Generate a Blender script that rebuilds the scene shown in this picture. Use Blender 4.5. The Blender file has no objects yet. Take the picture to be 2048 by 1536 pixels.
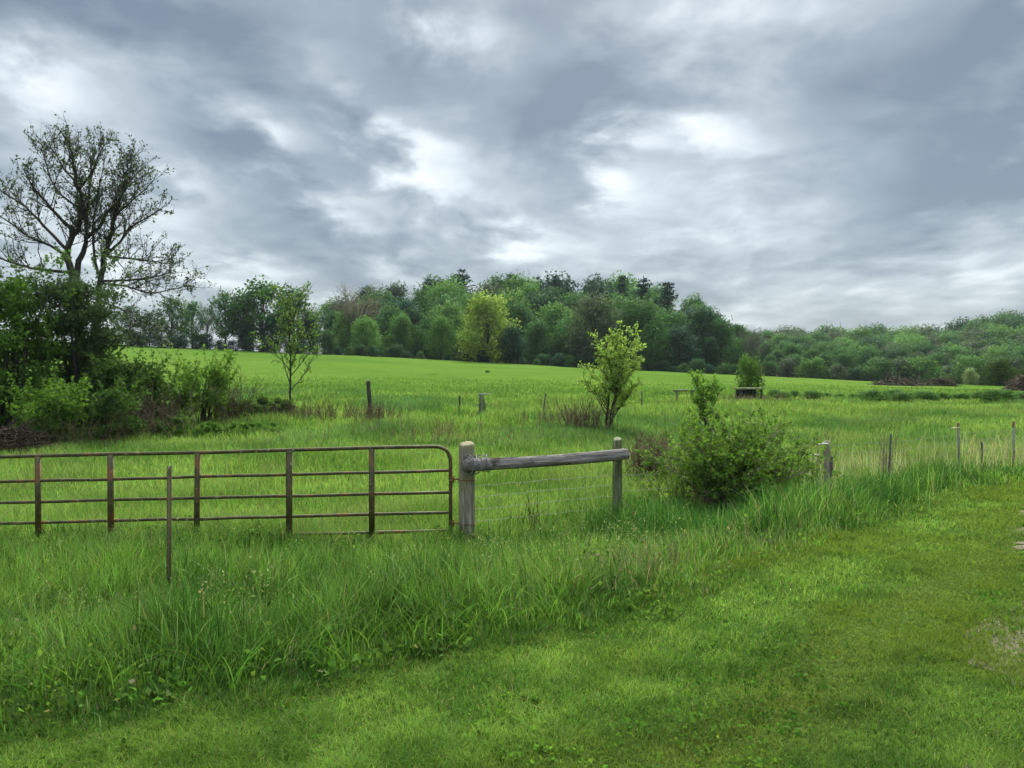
import bpy, math, random
import numpy as np
from mathutils import Vector, Matrix
C = bpy.context.scene
COL = C.collection
R = np.random.default_rng
PI = math.pi
EYE = 1.62
F = 1538.0
PITCH = -math.atan(23/1538.0)

# ------------------------------------------------------------ helpers
def sm(t):
    t = np.clip(t, 0, 1)
    return t*t*(3-2*t)

def vn(x, y, s, seed):
    """value noise 0..1"""
    x = np.asarray(x, float)/s; y = np.asarray(y, float)/s
    xi = np.floor(x).astype(np.int64); yi = np.floor(y).astype(np.int64)
    fx = x-xi; fy = y-yi
    fx = fx*fx*(3-2*fx); fy = fy*fy*(3-2*fy)
    def h(a, b):
        n = (a*374761393 + b*668265263 + seed*974634777) & 0xffffffff
        n = ((n ^ (n >> 13))*1274126177) & 0xffffffff
        return ((n ^ (n >> 16)) & 0xffff)/65535.0
    return ((h(xi, yi)*(1-fx)+h(xi+1, yi)*fx)*(1-fy) + (h(xi, yi+1)*(1-fx)+h(xi+1, yi+1)*fx)*fy)

def fbm(x, y, s, seed):
    return (vn(x, y, s, seed)*.55+vn(x, y, s*.45, seed+7)*.3+vn(x, y, s*.2, seed+13)*.15)

EX = np.array([-40, -12, -2.88, -2.28, -1.57, -1.22, -.84, -.07, .8, 1.3, 2.06, 2.74, 3.7, 5.4, 7.2, 10.6, 25, 80])
EY = np.array([1.5, 2.6, 3.34, 3.43, 3.54, 3.69, 4.05, 4.5, 5.08, 5.6, 6.4, 7.1, 8.0, 9.5, 11.0, 12.9, 18, 40])
def edge_s(x, y):
    """distance beyond the edge of the mown strip (positive = long grass)"""
    return (y-np.interp(x, EX, EY))*0.8
DY = np.array([-30, 0, 2.0, 3.0, 3.15, 3.4, 3.8, 4.2, 4.5, 5.0, 5.6, 6.6, 7.3, 8, 9, 12, 30])
DX = np.array([-14, -.45, .9, 1.65, 2.0, 2.55, 2.66, 2.60, 2.75, 3.22, 4.0, 4.65, 4.8, 5.3, 6.1, 8.9, 26])
def drive_s(x, y):
    return x-np.interp(y, DY, DX)

def H(x, y):
    x = np.asarray(x, float); y = np.asarray(y, float)
    s = edge_s(x, y)
    z = -0.84*sm(s/3.0)
    z = z + 0.52*sm((y-13)/20)
    q = np.clip((y-30)/92, 0, 1)
    t = q*(1.0-.12*q*q)/.88
    t = np.where(q >= 1, 1, t)
    xc = np.clip(x, -100, 130)
    z = z + t*(3.3-0.05*xc)
    a = x/np.maximum(y, 20)
    back = sm((y-132)/170)
    z = z - 9*back*(1-sm((a+.28)/.14))
    z = z + 8*sm((y-138)/80)*sm((a+.32)/.14)*sm((.40-a)/.14)
    z = z + (5+8*sm((a-.5)/.18))*sm((y-185)/170)*sm((a-.2)/.14)
    z = z + (vn(x, y, 3.1, 3)-.5)*.10*sm((s+.3)/2) + (vn(x, y, 11, 4)-.5)*.22*sm((y-14)/10) + (vn(x, y, 1.7, 5)-.5)*.03
    z = z - 0.25*sm((y-400)/500)*(1-0)*20
    return z

def ray(u, v):
    xc = (u-1024)/F; yc = (768-v)/F
    c, s = math.cos(PITCH), math.sin(PITCH)
    return np.array([xc, c-s*yc, s+c*yc])
def P(u, v, y):
    d = ray(u, v); k = y/d[1]
    return np.array([d[0]*k, y, EYE+d[2]*k])
def G(u, y):
    """ground point under image column u at depth y"""
    x = (u-1024)/F*y
    return np.array([x, y, float(H(x, y))])

def mesh_np(name, verts, faces_list, mat, tint=None, smooth=False):
    """faces_list: list of int arrays (n,k)"""
    me = bpy.data.meshes.new(name)
    verts = np.asarray(verts, np.float32)
    me.vertices.add(len(verts)); me.vertices.foreach_set('co', verts.ravel())
    fl = [np.asarray(f, np.int32) for f in faces_list if len(f)]
    loops = np.concatenate([f.ravel() for f in fl])
    tot = np.concatenate([np.full(len(f), f.shape[1], np.int32) for f in fl])
    start = np.concatenate([[0], np.cumsum(tot)[:-1]]).astype(np.int32)
    me.loops.add(len(loops)); me.loops.foreach_set('vertex_index', loops)
    me.polygons.add(len(tot)); me.polygons.foreach_set('loop_start', start)
    try: me.polygons.foreach_set('loop_total', tot)
    except Exception: pass
    if smooth: me.polygons.foreach_set('use_smooth', np.ones(len(tot), bool))
    me.update(calc_edges=True)
    if tint is not None:
        at = me.attributes.new('tint', 'FLOAT_COLOR', 'POINT')
        t = np.ones((len(verts), 4), np.float32); t[:, :3] = tint
        at.data.foreach_set('color', t.ravel())
    me.materials.append(mat)
    return me

class MB:
    """collects pieces of ONE mesh"""
    def __init__(s): s.v = []; s.f4 = []; s.f3 = []; s.t = []; s.n = 0; s.nr = []
    def add(s, v, f4=None, f3=None, tint=(1, 1, 1)):
        v = np.asarray(v, float)
        if f4 is not None and len(f4): s.f4.append(np.asarray(f4)+s.n)
        if f3 is not None and len(f3): s.f3.append(np.asarray(f3)+s.n)
        tt = np.asarray(tint, float)
        s.t.append(np.broadcast_to(tt, (len(v), 3)) if tt.ndim == 1 else tt)
        s.v.append(v); s.n += len(v)
    def tube(s, pts, rad, sides=6, caps=True, tint=(1, 1, 1)):
        pts = np.asarray(pts, float); n = len(pts)
        rad = np.broadcast_to(np.asarray(rad, float), (n,))
        tan = np.gradient(pts, axis=0)
        tan /= np.linalg.norm(tan, axis=1)[:, None]+1e-9
        up = np.array([0, 0, 1.]) if abs(tan[0, 2]) < .9 else np.array([1., 0, 0])
        A = []
        b = np.cross(tan[0], up); b /= np.linalg.norm(b)
        ang = np.arange(sides)*2*PI/sides
        for i in range(n):
            b = b-tan[i]*b.dot(tan[i]); b /= np.linalg.norm(b)+1e-9
            c = np.cross(tan[i], b)
            A.append(pts[i]+rad[i]*(np.cos(ang)[:, None]*b+np.sin(ang)[:, None]*c))
        V = np.concatenate(A)
        i = np.arange(n-1)[:, None]*sides; j = np.arange(sides)[None]; k = (j+1) % sides
        f = np.stack([i+j, i+k, i+sides+k, i+sides+j], -1).reshape(-1, 4)
        f3 = []
        if caps:
            V = np.concatenate([V, pts[:1], pts[-1:]])
            for q in range(sides):
                f3.append([n*sides, (q+1) % sides, q]); f3.append([n*sides+1, (n-1)*sides+q, (n-1)*sides+(q+1) % sides])
        s.add(V, f, f3, tint)
    def box(s, c, d, rot=None, tint=(1, 1, 1)):
        q = np.array([[x, y, z] for x in (-.5, .5) for y in (-.5, .5) for z in (-.5, .5)])*np.asarray(d)
        if rot is not None: q = q @ np.array(rot).T
        s.add(q+np.asarray(c), [[0, 1, 3, 2], [4, 6, 7, 5], [0, 4, 5, 1], [2, 3, 7, 6], [0, 2, 6, 4], [1, 5, 7, 3]], None, tint)
    def leaves(s, cen, size, rng, tint, up=0.3, asp=0.62, out=None, nrm=None):
        """leaf shaped quads"""
        n = len(cen)
        d = rng.normal(size=(n, 3)); d[:, 2] += up
        d /= np.linalg.norm(d, axis=1)[:, None]
        w = rng.normal(size=(n, 3))
        if out is not None: w = np.cross(d, out+rng.normal(size=(n, 3))*.6)
        w -= d*(w*d).sum(1)[:, None]; w /= np.linalg.norm(w, axis=1)[:, None]+1e-9
        size = np.broadcast_to(size, (n,))[:, None]
        nn = np.cross(d, w)
        V = np.stack([cen, cen+d*size*.45+w*size*asp*.5+nn*size*.08, cen+d*size, cen+d*size*.45-w*size*asp*.5+nn*size*.08], 1).reshape(-1, 3)
        f = np.arange(n*4).reshape(n, 4)
        if nrm is not None:      # soft crown shading: leaf normals lean towards the outside of their clump
            fl = (np.cross(V[1::4]-V[0::4], V[3::4]-V[0::4])*nrm).sum(1) < 0
            f[fl] = f[fl][:, ::-1]
            s.nr.append(np.repeat(nrm, 4, 0))
        t = np.asarray(tint, float)
        t = np.broadcast_to(t, (n, 3)) if t.ndim == 1 else t
        s.add(V, f, None, np.repeat(t, 4, axis=0))
    def mesh(s, name, mat, smooth=False):
        fl = []
        if s.f4: fl.append(np.concatenate(s.f4))
        if s.f3: fl.append(np.concatenate(s.f3))
        me = mesh_np(name, np.concatenate(s.v), fl, mat, np.concatenate(s.t), smooth or bool(s.nr))
        if s.nr: me.normals_split_custom_set_from_vertices(np.concatenate(s.nr).astype(np.float32))
        return me
    def build(s, name, mat, parent=None, loc=(0, 0, 0), smooth=False):
        return link(name, s.mesh(name, mat, smooth), parent, loc)

def link(name, me, parent=None, loc=(0, 0, 0)):
    o = bpy.data.objects.new(name, me); COL.objects.link(o)
    o.location = loc
    if parent: o.parent = parent
    return o
def tag(o, label=None, cat=None, group=None, kind=None):
    if label: o['label'] = label
    if cat: o['category'] = cat
    if group: o['group'] = group
    if kind: o['kind'] = kind
    return o
def thing(name, loc, label, cat, group=None, rz=0, sc=1):
    o = bpy.data.objects.new(name, None); COL.objects.link(o)
    o.location = tuple(float(q) for q in loc); o.rotation_euler = (0, 0, rz)
    o.scale = (sc, sc, sc) if np.isscalar(sc) else sc
    o.empty_display_size = .2
    return tag(o, label, cat, group)

# ------------------------------------------------------------ materials
def new_mat(name):
    m = bpy.data.materials.new(name); m.use_nodes = True
    nt = m.node_tree; nt.nodes.clear()
    return m, nt, nt.nodes.new('ShaderNodeOutputMaterial')
def N(nt, t, **kw):
    n = nt.nodes.new(t)
    for k, v in kw.items(): setattr(n, k, v)
    return n
def setin(n, **kw):
    for k, v in kw.items(): n.inputs[k.replace('_', ' ')].default_value = v

def leaf_mat(name, trans=.42, rough=.7, spec=.05, use_obj=True, base=(1, 1, 1), tc=(1.05, 1.15, .7)):
    m, nt, out = new_mat(name); L = nt.links.new
    at = N(nt, 'ShaderNodeAttribute', attribute_name='tint')
    mul = N(nt, 'ShaderNodeMix', data_type='RGBA', blend_type='MULTIPLY'); mul.inputs[0].default_value = 1
    L(at.outputs['Color'], mul.inputs[6])
    if use_obj:
        oi = N(nt, 'ShaderNodeObjectInfo'); L(oi.outputs['Color'], mul.inputs[7])
    else: mul.inputs[7].default_value = (*base, 1)
    p = N(nt, 'ShaderNodeBsdfPrincipled'); setin(p, Roughness=rough); p.inputs['Specular IOR Level'].default_value = spec
    tr = N(nt, 'ShaderNodeBsdfTranslucent')
    tm = N(nt, 'ShaderNodeMix', data_type='RGBA', blend_type='MULTIPLY'); tm.inputs[0].default_value = 1
    tm.inputs[7].default_value = (*tc, 1)
    L(mul.outputs[2], tm.inputs[6]); L(mul.outputs[2], p.inputs['Base Color']); L(tm.outputs[2], tr.inputs['Color'])
    mx = N(nt, 'ShaderNodeMixShader'); mx.inputs[0].default_value = trans
    L(p.outputs[0], mx.inputs[1]); L(tr.outputs[0], mx.inputs[2]); L(mx.outputs[0], out.inputs[0])
    return m
M = {}
M['leaf'] = leaf_mat('foliage')
M['grass'] = leaf_mat('grass_blades', trans=.48, rough=.7, spec=.06, use_obj=False)

def rough_mat(name, cols, scale=(1, 1, 1), nscale=6, detail=6, bump=.4, bdist=.02, rough=.85, spots=None, coord='Object', tint=False):
    """noise driven two/three colour rough surface; spots=(colour, scale, threshold)"""
    m, nt, out = new_mat(name); L = nt.links.new
    tc = N(nt, 'ShaderNodeTexCoord'); mp = N(nt, 'ShaderNodeMapping'); mp.inputs['Scale'].default_value = scale
    L(tc.outputs[coord], mp.inputs['Vector'])
    n1 = N(nt, 'ShaderNodeTexNoise'); setin(n1, Scale=nscale, Detail=detail, Roughness=.65)
    L(mp.outputs[0], n1.inputs['Vector'])
    rp = N(nt, 'ShaderNodeValToRGB'); e = rp.color_ramp.elements
    pos = np.linspace(.32, .68, len(cols))
    while len(e) < len(cols): e.new(.5)
    for i, c in enumerate(cols): e[i].position = float(pos[i]); e[i].color = (*c, 1)
    L(n1.outputs['Fac'], rp.inputs[0]); colr = rp.outputs[0]
    if spots:
        for (sc, ss, th) in spots:
            n2 = N(nt, 'ShaderNodeTexNoise'); setin(n2, Scale=ss, Detail=4, Roughness=.6)
            L(tc.outputs[coord], n2.inputs['Vector'])
            r2 = N(nt, 'ShaderNodeValToRGB'); r2.color_ramp.elements[0].position = th; r2.color_ramp.elements[1].position = th+.08
            L(n2.outputs['Fac'], r2.inputs[0])
            mx = N(nt, 'ShaderNodeMix', data_type='RGBA'); L(r2.outputs[0], mx.inputs[0]); L(colr, mx.inputs[6]); mx.inputs[7].default_value = (*sc, 1)
            colr = mx.outputs[2]
    if tint:
        at = N(nt, 'ShaderNodeAttribute', attribute_name='tint')
        mu = N(nt, 'ShaderNodeMix', data_type='RGBA', blend_type='MULTIPLY'); mu.inputs[0].default_value = 1
        L(colr, mu.inputs[6]); L(at.outputs['Color'], mu.inputs[7]); colr = mu.outputs[2]
    p = N(nt, 'ShaderNodeBsdfPrincipled'); setin(p, Roughness=rough); p.inputs['Specular IOR Level'].default_value = .25
    L(colr, p.inputs['Base Color'])
    b = N(nt, 'ShaderNodeBump'); setin(b, Strength=bump, Distance=bdist)
    L(n1.outputs['Fac'], b.inputs['Height']); L(b.outputs[0], p.inputs['Normal'])
    L(p.outputs[0], out.inputs[0])
    return m
M['post_wood'] = rough_mat('weathered_post_wood', [(.09, .07, .05), (.31, .265, .20), (.54, .49, .40)], (9, 9, .7), 3.2, 9, 1.0, .04,
                           spots=[((.30, .275, .15), 2.4, .50), ((.27, .13, .06), 5.0, .64), ((.09, .085, .07), 9.0, .66)])
M['rail_wood'] = rough_mat('weathered_rail_wood', [(.08, .065, .06), (.27, .235, .215), (.46, .41, .375)], (.6, 9, 9), 3.0, 9, 1.0, .05,
                           spots=[((.11, .085, .07), 3.3, .60), ((.42, .45, .33), 9.0, .64)])
M['mossy_wood'] = rough_mat('mossy_post_wood', [(.055, .06, .03), (.15, .17, .08), (.30, .32, .2)], (8, 8, .8), 3, 8, .8, .02,
                            spots=[((.38, .42, .33), 7, .64)])
M['gate_steel'] = rough_mat('rusty_painted_steel', [(.045, .036, .014), (.085, .07, .027), (.15, .12, .06)], (1, 1, 1), 7, 7, .3, .003, .55,
                            spots=[((.17, .07, .025), 3.5, .56), ((.33, .31, .24), 17, .63)])
M['tpost_steel'] = rough_mat('weathered_green_steel', [(.06, .06, .025), (.12, .11, .05), (.19, .13, .07)], (1, 1, .5), 9, 5, .3, .003, .6,
                             spots=[((.16, .065, .03), 7, .58)])
M['rusty_steel'] = rough_mat('rusty_steel', [(.10, .035, .015), (.22, .08, .03), (.30, .13, .06)], (1, 1, .5), 9, 5, .3, .003, .7)
M['galv'] = rough_mat('grey_wire', [(.12, .12, .12), (.25, .25, .25)], (1, 1, 1), 20, 3, .2, .002, .5)
M['plastic_yellow'] = rough_mat('pale_yellow_plastic', [(.62, .50, .22), (.75, .64, .36)], (1, 1, 1), 12, 3, .1, .002, .45)
M['plastic_white'] = rough_mat('pale_plastic', [(.62, .58, .42), (.8, .77, .62)], (1, 1, 1), 12, 3, .1, .002, .45)
M['bark'] = rough_mat('bark', [(.02, .017, .014), (.05, .043, .036), (.085, .075, .065)], (6, 6, 1), 3, 5, .6, .03)
M['bark_grey'] = rough_mat('grey_bark', [(.06, .055, .05), (.13, .12, .11), (.2, .19, .18)], (6, 6, 1), 3, 5, .6, .03)
M['stem'] = rough_mat('dead_stems', [(.10, .075, .05), (.22, .175, .12), (.34, .28, .2)], (3, 3, 3), 4, 3, .3, .01, tint=True)
M['board'] = rough_mat('grey_boards', [(.22, .21, .2), (.4, .39, .37), (.55, .54, .52)], (2, 9, 9), 3, 5, .5, .01)
M['dark_board'] = rough_mat('dark_boards', [(.03, .028, .025), (.07, .062, .055), (.12, .1, .09)], (9, 9, 1), 3, 5, .5, .01)
M['stone'] = rough_mat('gravel_stones', [(.12, .10, .075), (.24, .205, .155), (.36, .32, .25)], (1, 1, 1), 30, 5, .4, .004, tint=True)

def ground_mat():
    m, nt, out = new_mat('ground_turf'); L = nt.links.new
    g = N(nt, 'ShaderNodeNewGeometry')
    def noise(s, d=5, r=.6, mp=None):
        n = N(nt, 'ShaderNodeTexNoise'); setin(n, Scale=s, Detail=d, Roughness=r)
        L(mp if mp else g.outputs['Position'], n.inputs['Vector']); return n.outputs['Fac']
    def ramp(f, stops):
        r = N(nt, 'ShaderNodeValToRGB'); e = r.color_ramp.elements
        while len(e) < len(stops): e.new(.5)
        for i, (p, c) in enumerate(stops): e[i].position = p; e[i].color = (*c, 1)
        L(f, r.inputs[0]); return r.outputs[0]
    def mix(f, a, b, mode='MIX'):
        x = N(nt, 'ShaderNodeMix', data_type='RGBA', blend_type=mode)
        if isinstance(f, float): x.inputs[0].default_value = f
        else: L(f, x.inputs[0])
        L(a, x.inputs[6]); L(b, x.inputs[7]); return x.outputs[2]
    big = ramp(noise(.045, 4), [(.32, (.068, .138, .022)), (.5, (.090, .162, .026)), (.68, (.112, .178, .032))])
    mid = ramp(noise(.5, 5), [(.35, (.85, .9, .8)), (.65, (1.12, 1.08, 1.1))])
    fine = ramp(noise(14, 6, .7), [(.3, (.7, .75, .65)), (.7, (1.2, 1.18, 1.2))])
    grass = mix(1.0, mix(1.0, big, mid, 'MULTIPLY'), fine, 'MULTIPLY')
    near = ramp(noise(38, 8, .75), [(.36, (.018, .03, .008)), (.5, (.055, .10, .018)), (.66, (.11, .155, .035))])
    # near the drive the turf base is thatch and soil; far out it is a closed sward
    sp = N(nt, 'ShaderNodeSeparateXYZ'); L(g.outputs['Position'], sp.inputs[0])
    mr = N(nt, 'ShaderNodeMapRange'); L(sp.outputs['Y'], mr.inputs[0]); setin(mr, From_Min=10, From_Max=32)
    col = mix(mr.outputs[0], near, grass)
    # leaf litter on the floor of the woods
    wob = N(nt, 'ShaderNodeMath', operation='MULTIPLY_ADD'); L(noise(.12, 3), wob.inputs[0]); wob.inputs[1].default_value = 14; L(sp.outputs['Y'], wob.inputs[2])
    m2 = N(nt, 'ShaderNodeMapRange'); L(wob.outputs[0], m2.inputs[0]); setin(m2, From_Min=138, From_Max=146)
    col = mix(m2.outputs[0], col, ramp(noise(1.5, 5), [(.35, (.035, .03, .018)), (.65, (.075, .06, .035))]))
    p = N(nt, 'ShaderNodeBsdfPrincipled'); setin(p, Roughness=1); p.inputs['Specular IOR Level'].default_value = 0
    L(col, p.inputs['Base Color'])
    b = N(nt, 'ShaderNodeBump'); setin(b, Strength=.6, Distance=.06); L(noise(11, 6, .7), b.inputs['Height'])
    L(b.outputs[0], p.inputs['Normal']); L(p.outputs[0], out.inputs[0])
    return m
M['ground'] = ground_mat()
M['drive'] = rough_mat('gravel_dirt', [(.055, .048, .028), (.13, .11, .07), (.24, .205, .14)], (1, 1, 1), 7, 9, .8, .02,
                       spots=[((.34, .30, .23), 45, .62), ((.12, .10, .07), 30, .63)])

# ------------------------------------------------------------ camera
cd = bpy.data.cameras.new('camera'); cam = bpy.data.objects.new('camera', cd); COL.objects.link(cam)
cam.location = (0, 0, EYE); cam.rotation_euler = (PI/2+PITCH, 0, 0)
cd.sensor_width = 36; cd.lens = F/2048*36; cd.clip_start = .05; cd.clip_end = 6000
C.camera = cam
C.render.resolution_x = 1024; C.render.resolution_y = 768
C.view_settings.view_transform = 'Standard'; C.view_settings.look = 'None'; C.view_settings.gamma = 1
C.view_settings.exposure = 2.25

# ------------------------------------------------------------ sky and light
SUN_EL, SUN_AZ = math.radians(48), math.radians(8)       # azimuth from +Y towards +X
def build_world():
    w = bpy.data.worlds.new('World'); C.world = w; w.use_nodes = True
    nt = w.node_tree; nt.nodes.clear(); L = nt.links.new
    out = N(nt, 'ShaderNodeOutputWorld')
    tc = N(nt, 'ShaderNodeTexCoord'); sp = N(nt, 'ShaderNodeSeparateXYZ'); L(tc.outputs['Generated'], sp.inputs[0])
    def m(op, a, b=None, c=None, clamp=False):
        n = N(nt, 'ShaderNodeMath', operation=op, use_clamp=clamp)
        for i, q in enumerate((a, b, c)):
            if q is None: continue
            if isinstance(q, (int, float)): n.inputs[i].default_value = q
            else: L(q, n.inputs[i])
        return n.outputs[0]
    X, Y, Z = sp.outputs
    zc = m('MAXIMUM', Z, 0.0)
    den = m('ADD', zc, .20)
    px, py = m('DIVIDE', X, den), m('DIVIDE', Y, den)
    cv = N(nt, 'ShaderNodeCombineXYZ'); L(px, cv.inputs[0]); L(m('MULTIPLY', py, .8), cv.inputs[1])
    # warp
    wn = N(nt, 'ShaderNodeTexNoise'); setin(wn, Scale=.9, Detail=3, Roughness=.5); L(cv.outputs[0], wn.inputs['Vector'])
    ws = N(nt, 'ShaderNodeVectorMath', operation='MULTIPLY_ADD'); L(wn.outputs['Color'], ws.inputs[0])
    ws.inputs[1].default_value = (.5, .5, 0); L(cv.outputs[0], ws.inputs[2])
    n1 = N(nt, 'ShaderNodeTexNoise'); setin(n1, Scale=1.7, Detail=7, Roughness=.52); L(ws.outputs[0], n1.inputs['Vector'])
    n2 = N(nt, 'ShaderNodeTexNoise'); setin(n2, Scale=4.6, Detail=7, Roughness=.56); L(ws.outputs[0], n2.inputs['Vector'])
    az = m('ARCTAN2', X, Y); el = m('ARCSINE', Z)
    ae = N(nt, 'ShaderNodeCombineXYZ'); L(az, ae.inputs[0]); L(el, ae.inputs[1])
    # a little warping of the guide coordinates so the patches are ragged
    aw = N(nt, 'ShaderNodeVectorMath', operation='MULTIPLY_ADD'); 
    wsub = N(nt, 'ShaderNodeVectorMath', operation='SUBTRACT'); L(n2.outputs['Color'], wsub.inputs[0]); wsub.inputs[1].default_value = (.5, .5, .5)
    L(wsub.outputs[0], aw.inputs[0]); aw.inputs[1].default_value = (.22, .10, 0); L(ae.outputs[0], aw.inputs[2])
    blobs = [  # u, v, su, sv, rot(deg, clockwise down-right), amp   (cloud thickness map by direction)
        (955, 80, 75, 30, 0, .30), (100, 170, 70, 60, 0, .3), (850, 320, 85, 45, 25, .42), (1235, 385, 55, 45, 0, .40),
        (1400, 265, 95, 26, 0, .42), (1240, 272, 45, 26, 0, .36), (1085, 490, 85, 34, 0, .40), (590, 285, 60, 26, 30, .36),
        (480, 562, 110, 26, 0, .40), (640, 605, 50, 18, 0, .2), (380, 380, 45, 45, 0, .25), (760, 262, 60, 30, 20, .3),
        (800, 512, 70, 14, 0, .25), (700, 420, 80, 22, 10, .18), (1700, 440, 150, 70, 0, .12), (1960, 500, 100, 40, 0, .14),
        (1780, 70, 160, 60, 0, .10), (1000, 400, 90, 60, 0, .18), (250, 520, 90, 60, 0, .25), (1330, 70, 160, 60, 0, .05),
        (20, 420, 60, 80, 0, .1), (1350, 420, 130, 60, 0, .14), (560, 540, 60, 20, 0, .2),
        (445, 290, 95, 34, 32, -.40), (640, 470, 130, 34, 6, -.36), (1190, 170, 150, 60, 0, -.30), (790, 85, 90, 60, 40, -.24),
        (480, 130, 190, 50, 20, -.14), (1950, 340, 150, 70, -25, -.30), (1900, 150, 180, 90, -20, -.28), (690, 560, 90, 24, 0, -.26),
        (150, 30, 220, 50, 0, -.34), (1700, 240, 160, 50, -12, -.14), (1050, 265, 90, 60, 0, -.22), (1550, 560, 240, 26, 0, -.12),
        (900, 190, 110, 40, 20, -.14), (700, 350, 120, 26, 20, -.15), (1180, 320, 50, 40, 0, -.15), (1450, 170, 130, 50, 0, -.10),
        (1500, 30, 200, 40, 0, .08), (900, 455, 90, 20, 0, -.16), (1950, 590, 120, 24, 0, -.06), (350, 200, 60, 40, 0, .1), (40, 20, 120, 60, 0, -.2), (2000, 60, 120, 120, 0, -.16)]
    tot = None
    for (u, v, su, sv, rt, amp) in blobs:
        d = ray(u, v); d = d/np.linalg.norm(d)
        a0 = math.atan2(d[0], d[1]); e0 = math.asin(d[2])
        mp = N(nt, 'ShaderNodeMapping', vector_type='TEXTURE'); L(aw.outputs[0], mp.inputs['Vector'])
        mp.inputs['Location'].default_value = (a0, e0, 0); mp.inputs['Rotation'].default_value = (0, 0, -math.radians(rt))
        mp.inputs['Scale'].default_value = (su*1.25/F, sv*1.25/F, 1)
        dt = N(nt, 'ShaderNodeVectorMath', operation='DOT_PRODUCT'); L(mp.outputs[0], dt.inputs[0]); L(mp.outputs[0], dt.inputs[1])
        ex = m('EXPONENT', m('MULTIPLY', dt.outputs['Value'], -1.0))
        tot = m('MULTIPLY', ex, amp) if tot is None else m('MULTIPLY_ADD', ex, amp, tot)
    val = m('ADD', m('MULTIPLY_ADD', n1.outputs['Fac'], 1.0, -.09), m('MULTIPLY', m('SUBTRACT', n2.outputs['Fac'], .5), .85))
    val = m('ADD', val, m('MULTIPLY', tot, .78))
    rp = N(nt, 'ShaderNodeValToRGB'); e = rp.color_ramp.elements
    stops = [(.10, (.125, .166, .21)), (.32, (.222, .274, .312)), (.52, (.375, .43, .46)), (.70, (.59, .645, .67)), (.95, (.92, .945, .945))]
    while len(e) < len(stops): e.new(.5)
    for i, (q, c) in enumerate(stops): e[i].position = q; e[i].color = (*c, 1)
    L(val, rp.inputs[0])
    # overcast zenith brightening, boosted out of frame to add light on the grass
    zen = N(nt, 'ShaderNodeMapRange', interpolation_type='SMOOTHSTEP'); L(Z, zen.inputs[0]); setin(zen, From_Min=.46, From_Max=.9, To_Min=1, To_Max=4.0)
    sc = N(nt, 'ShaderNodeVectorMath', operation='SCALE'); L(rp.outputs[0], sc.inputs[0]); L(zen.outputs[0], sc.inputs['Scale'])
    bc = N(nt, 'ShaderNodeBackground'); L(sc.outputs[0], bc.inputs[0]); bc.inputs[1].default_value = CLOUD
    sky = N(nt, 'ShaderNodeTexSky', sky_type='NISHITA'); sky.sun_disc = False
    sky.sun_elevation = SUN_EL; sky.sun_rotation = SUN_AZ
    bs = N(nt, 'ShaderNodeBackground'); L(sky.outputs[0], bs.inputs[0]); bs.inputs[1].default_value = .06
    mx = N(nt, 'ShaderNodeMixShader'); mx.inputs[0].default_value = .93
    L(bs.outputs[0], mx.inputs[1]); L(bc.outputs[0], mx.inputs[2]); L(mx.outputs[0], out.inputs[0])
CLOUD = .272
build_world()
ld = bpy.data.lights.new('sun', 'SUN'); sun = bpy.data.objects.new('sun', ld); COL.objects.link(sun)
ld.energy = 1.5; ld.angle = math.radians(25); ld.color = (1, .95, .87)
sd = Vector((math.sin(SUN_AZ)*math.cos(SUN_EL), math.cos(SUN_AZ)*math.cos(SUN_EL), math.sin(SUN_EL)))
sun.rotation_euler = sd.to_track_quat('Z', 'Y').to_euler()

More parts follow.
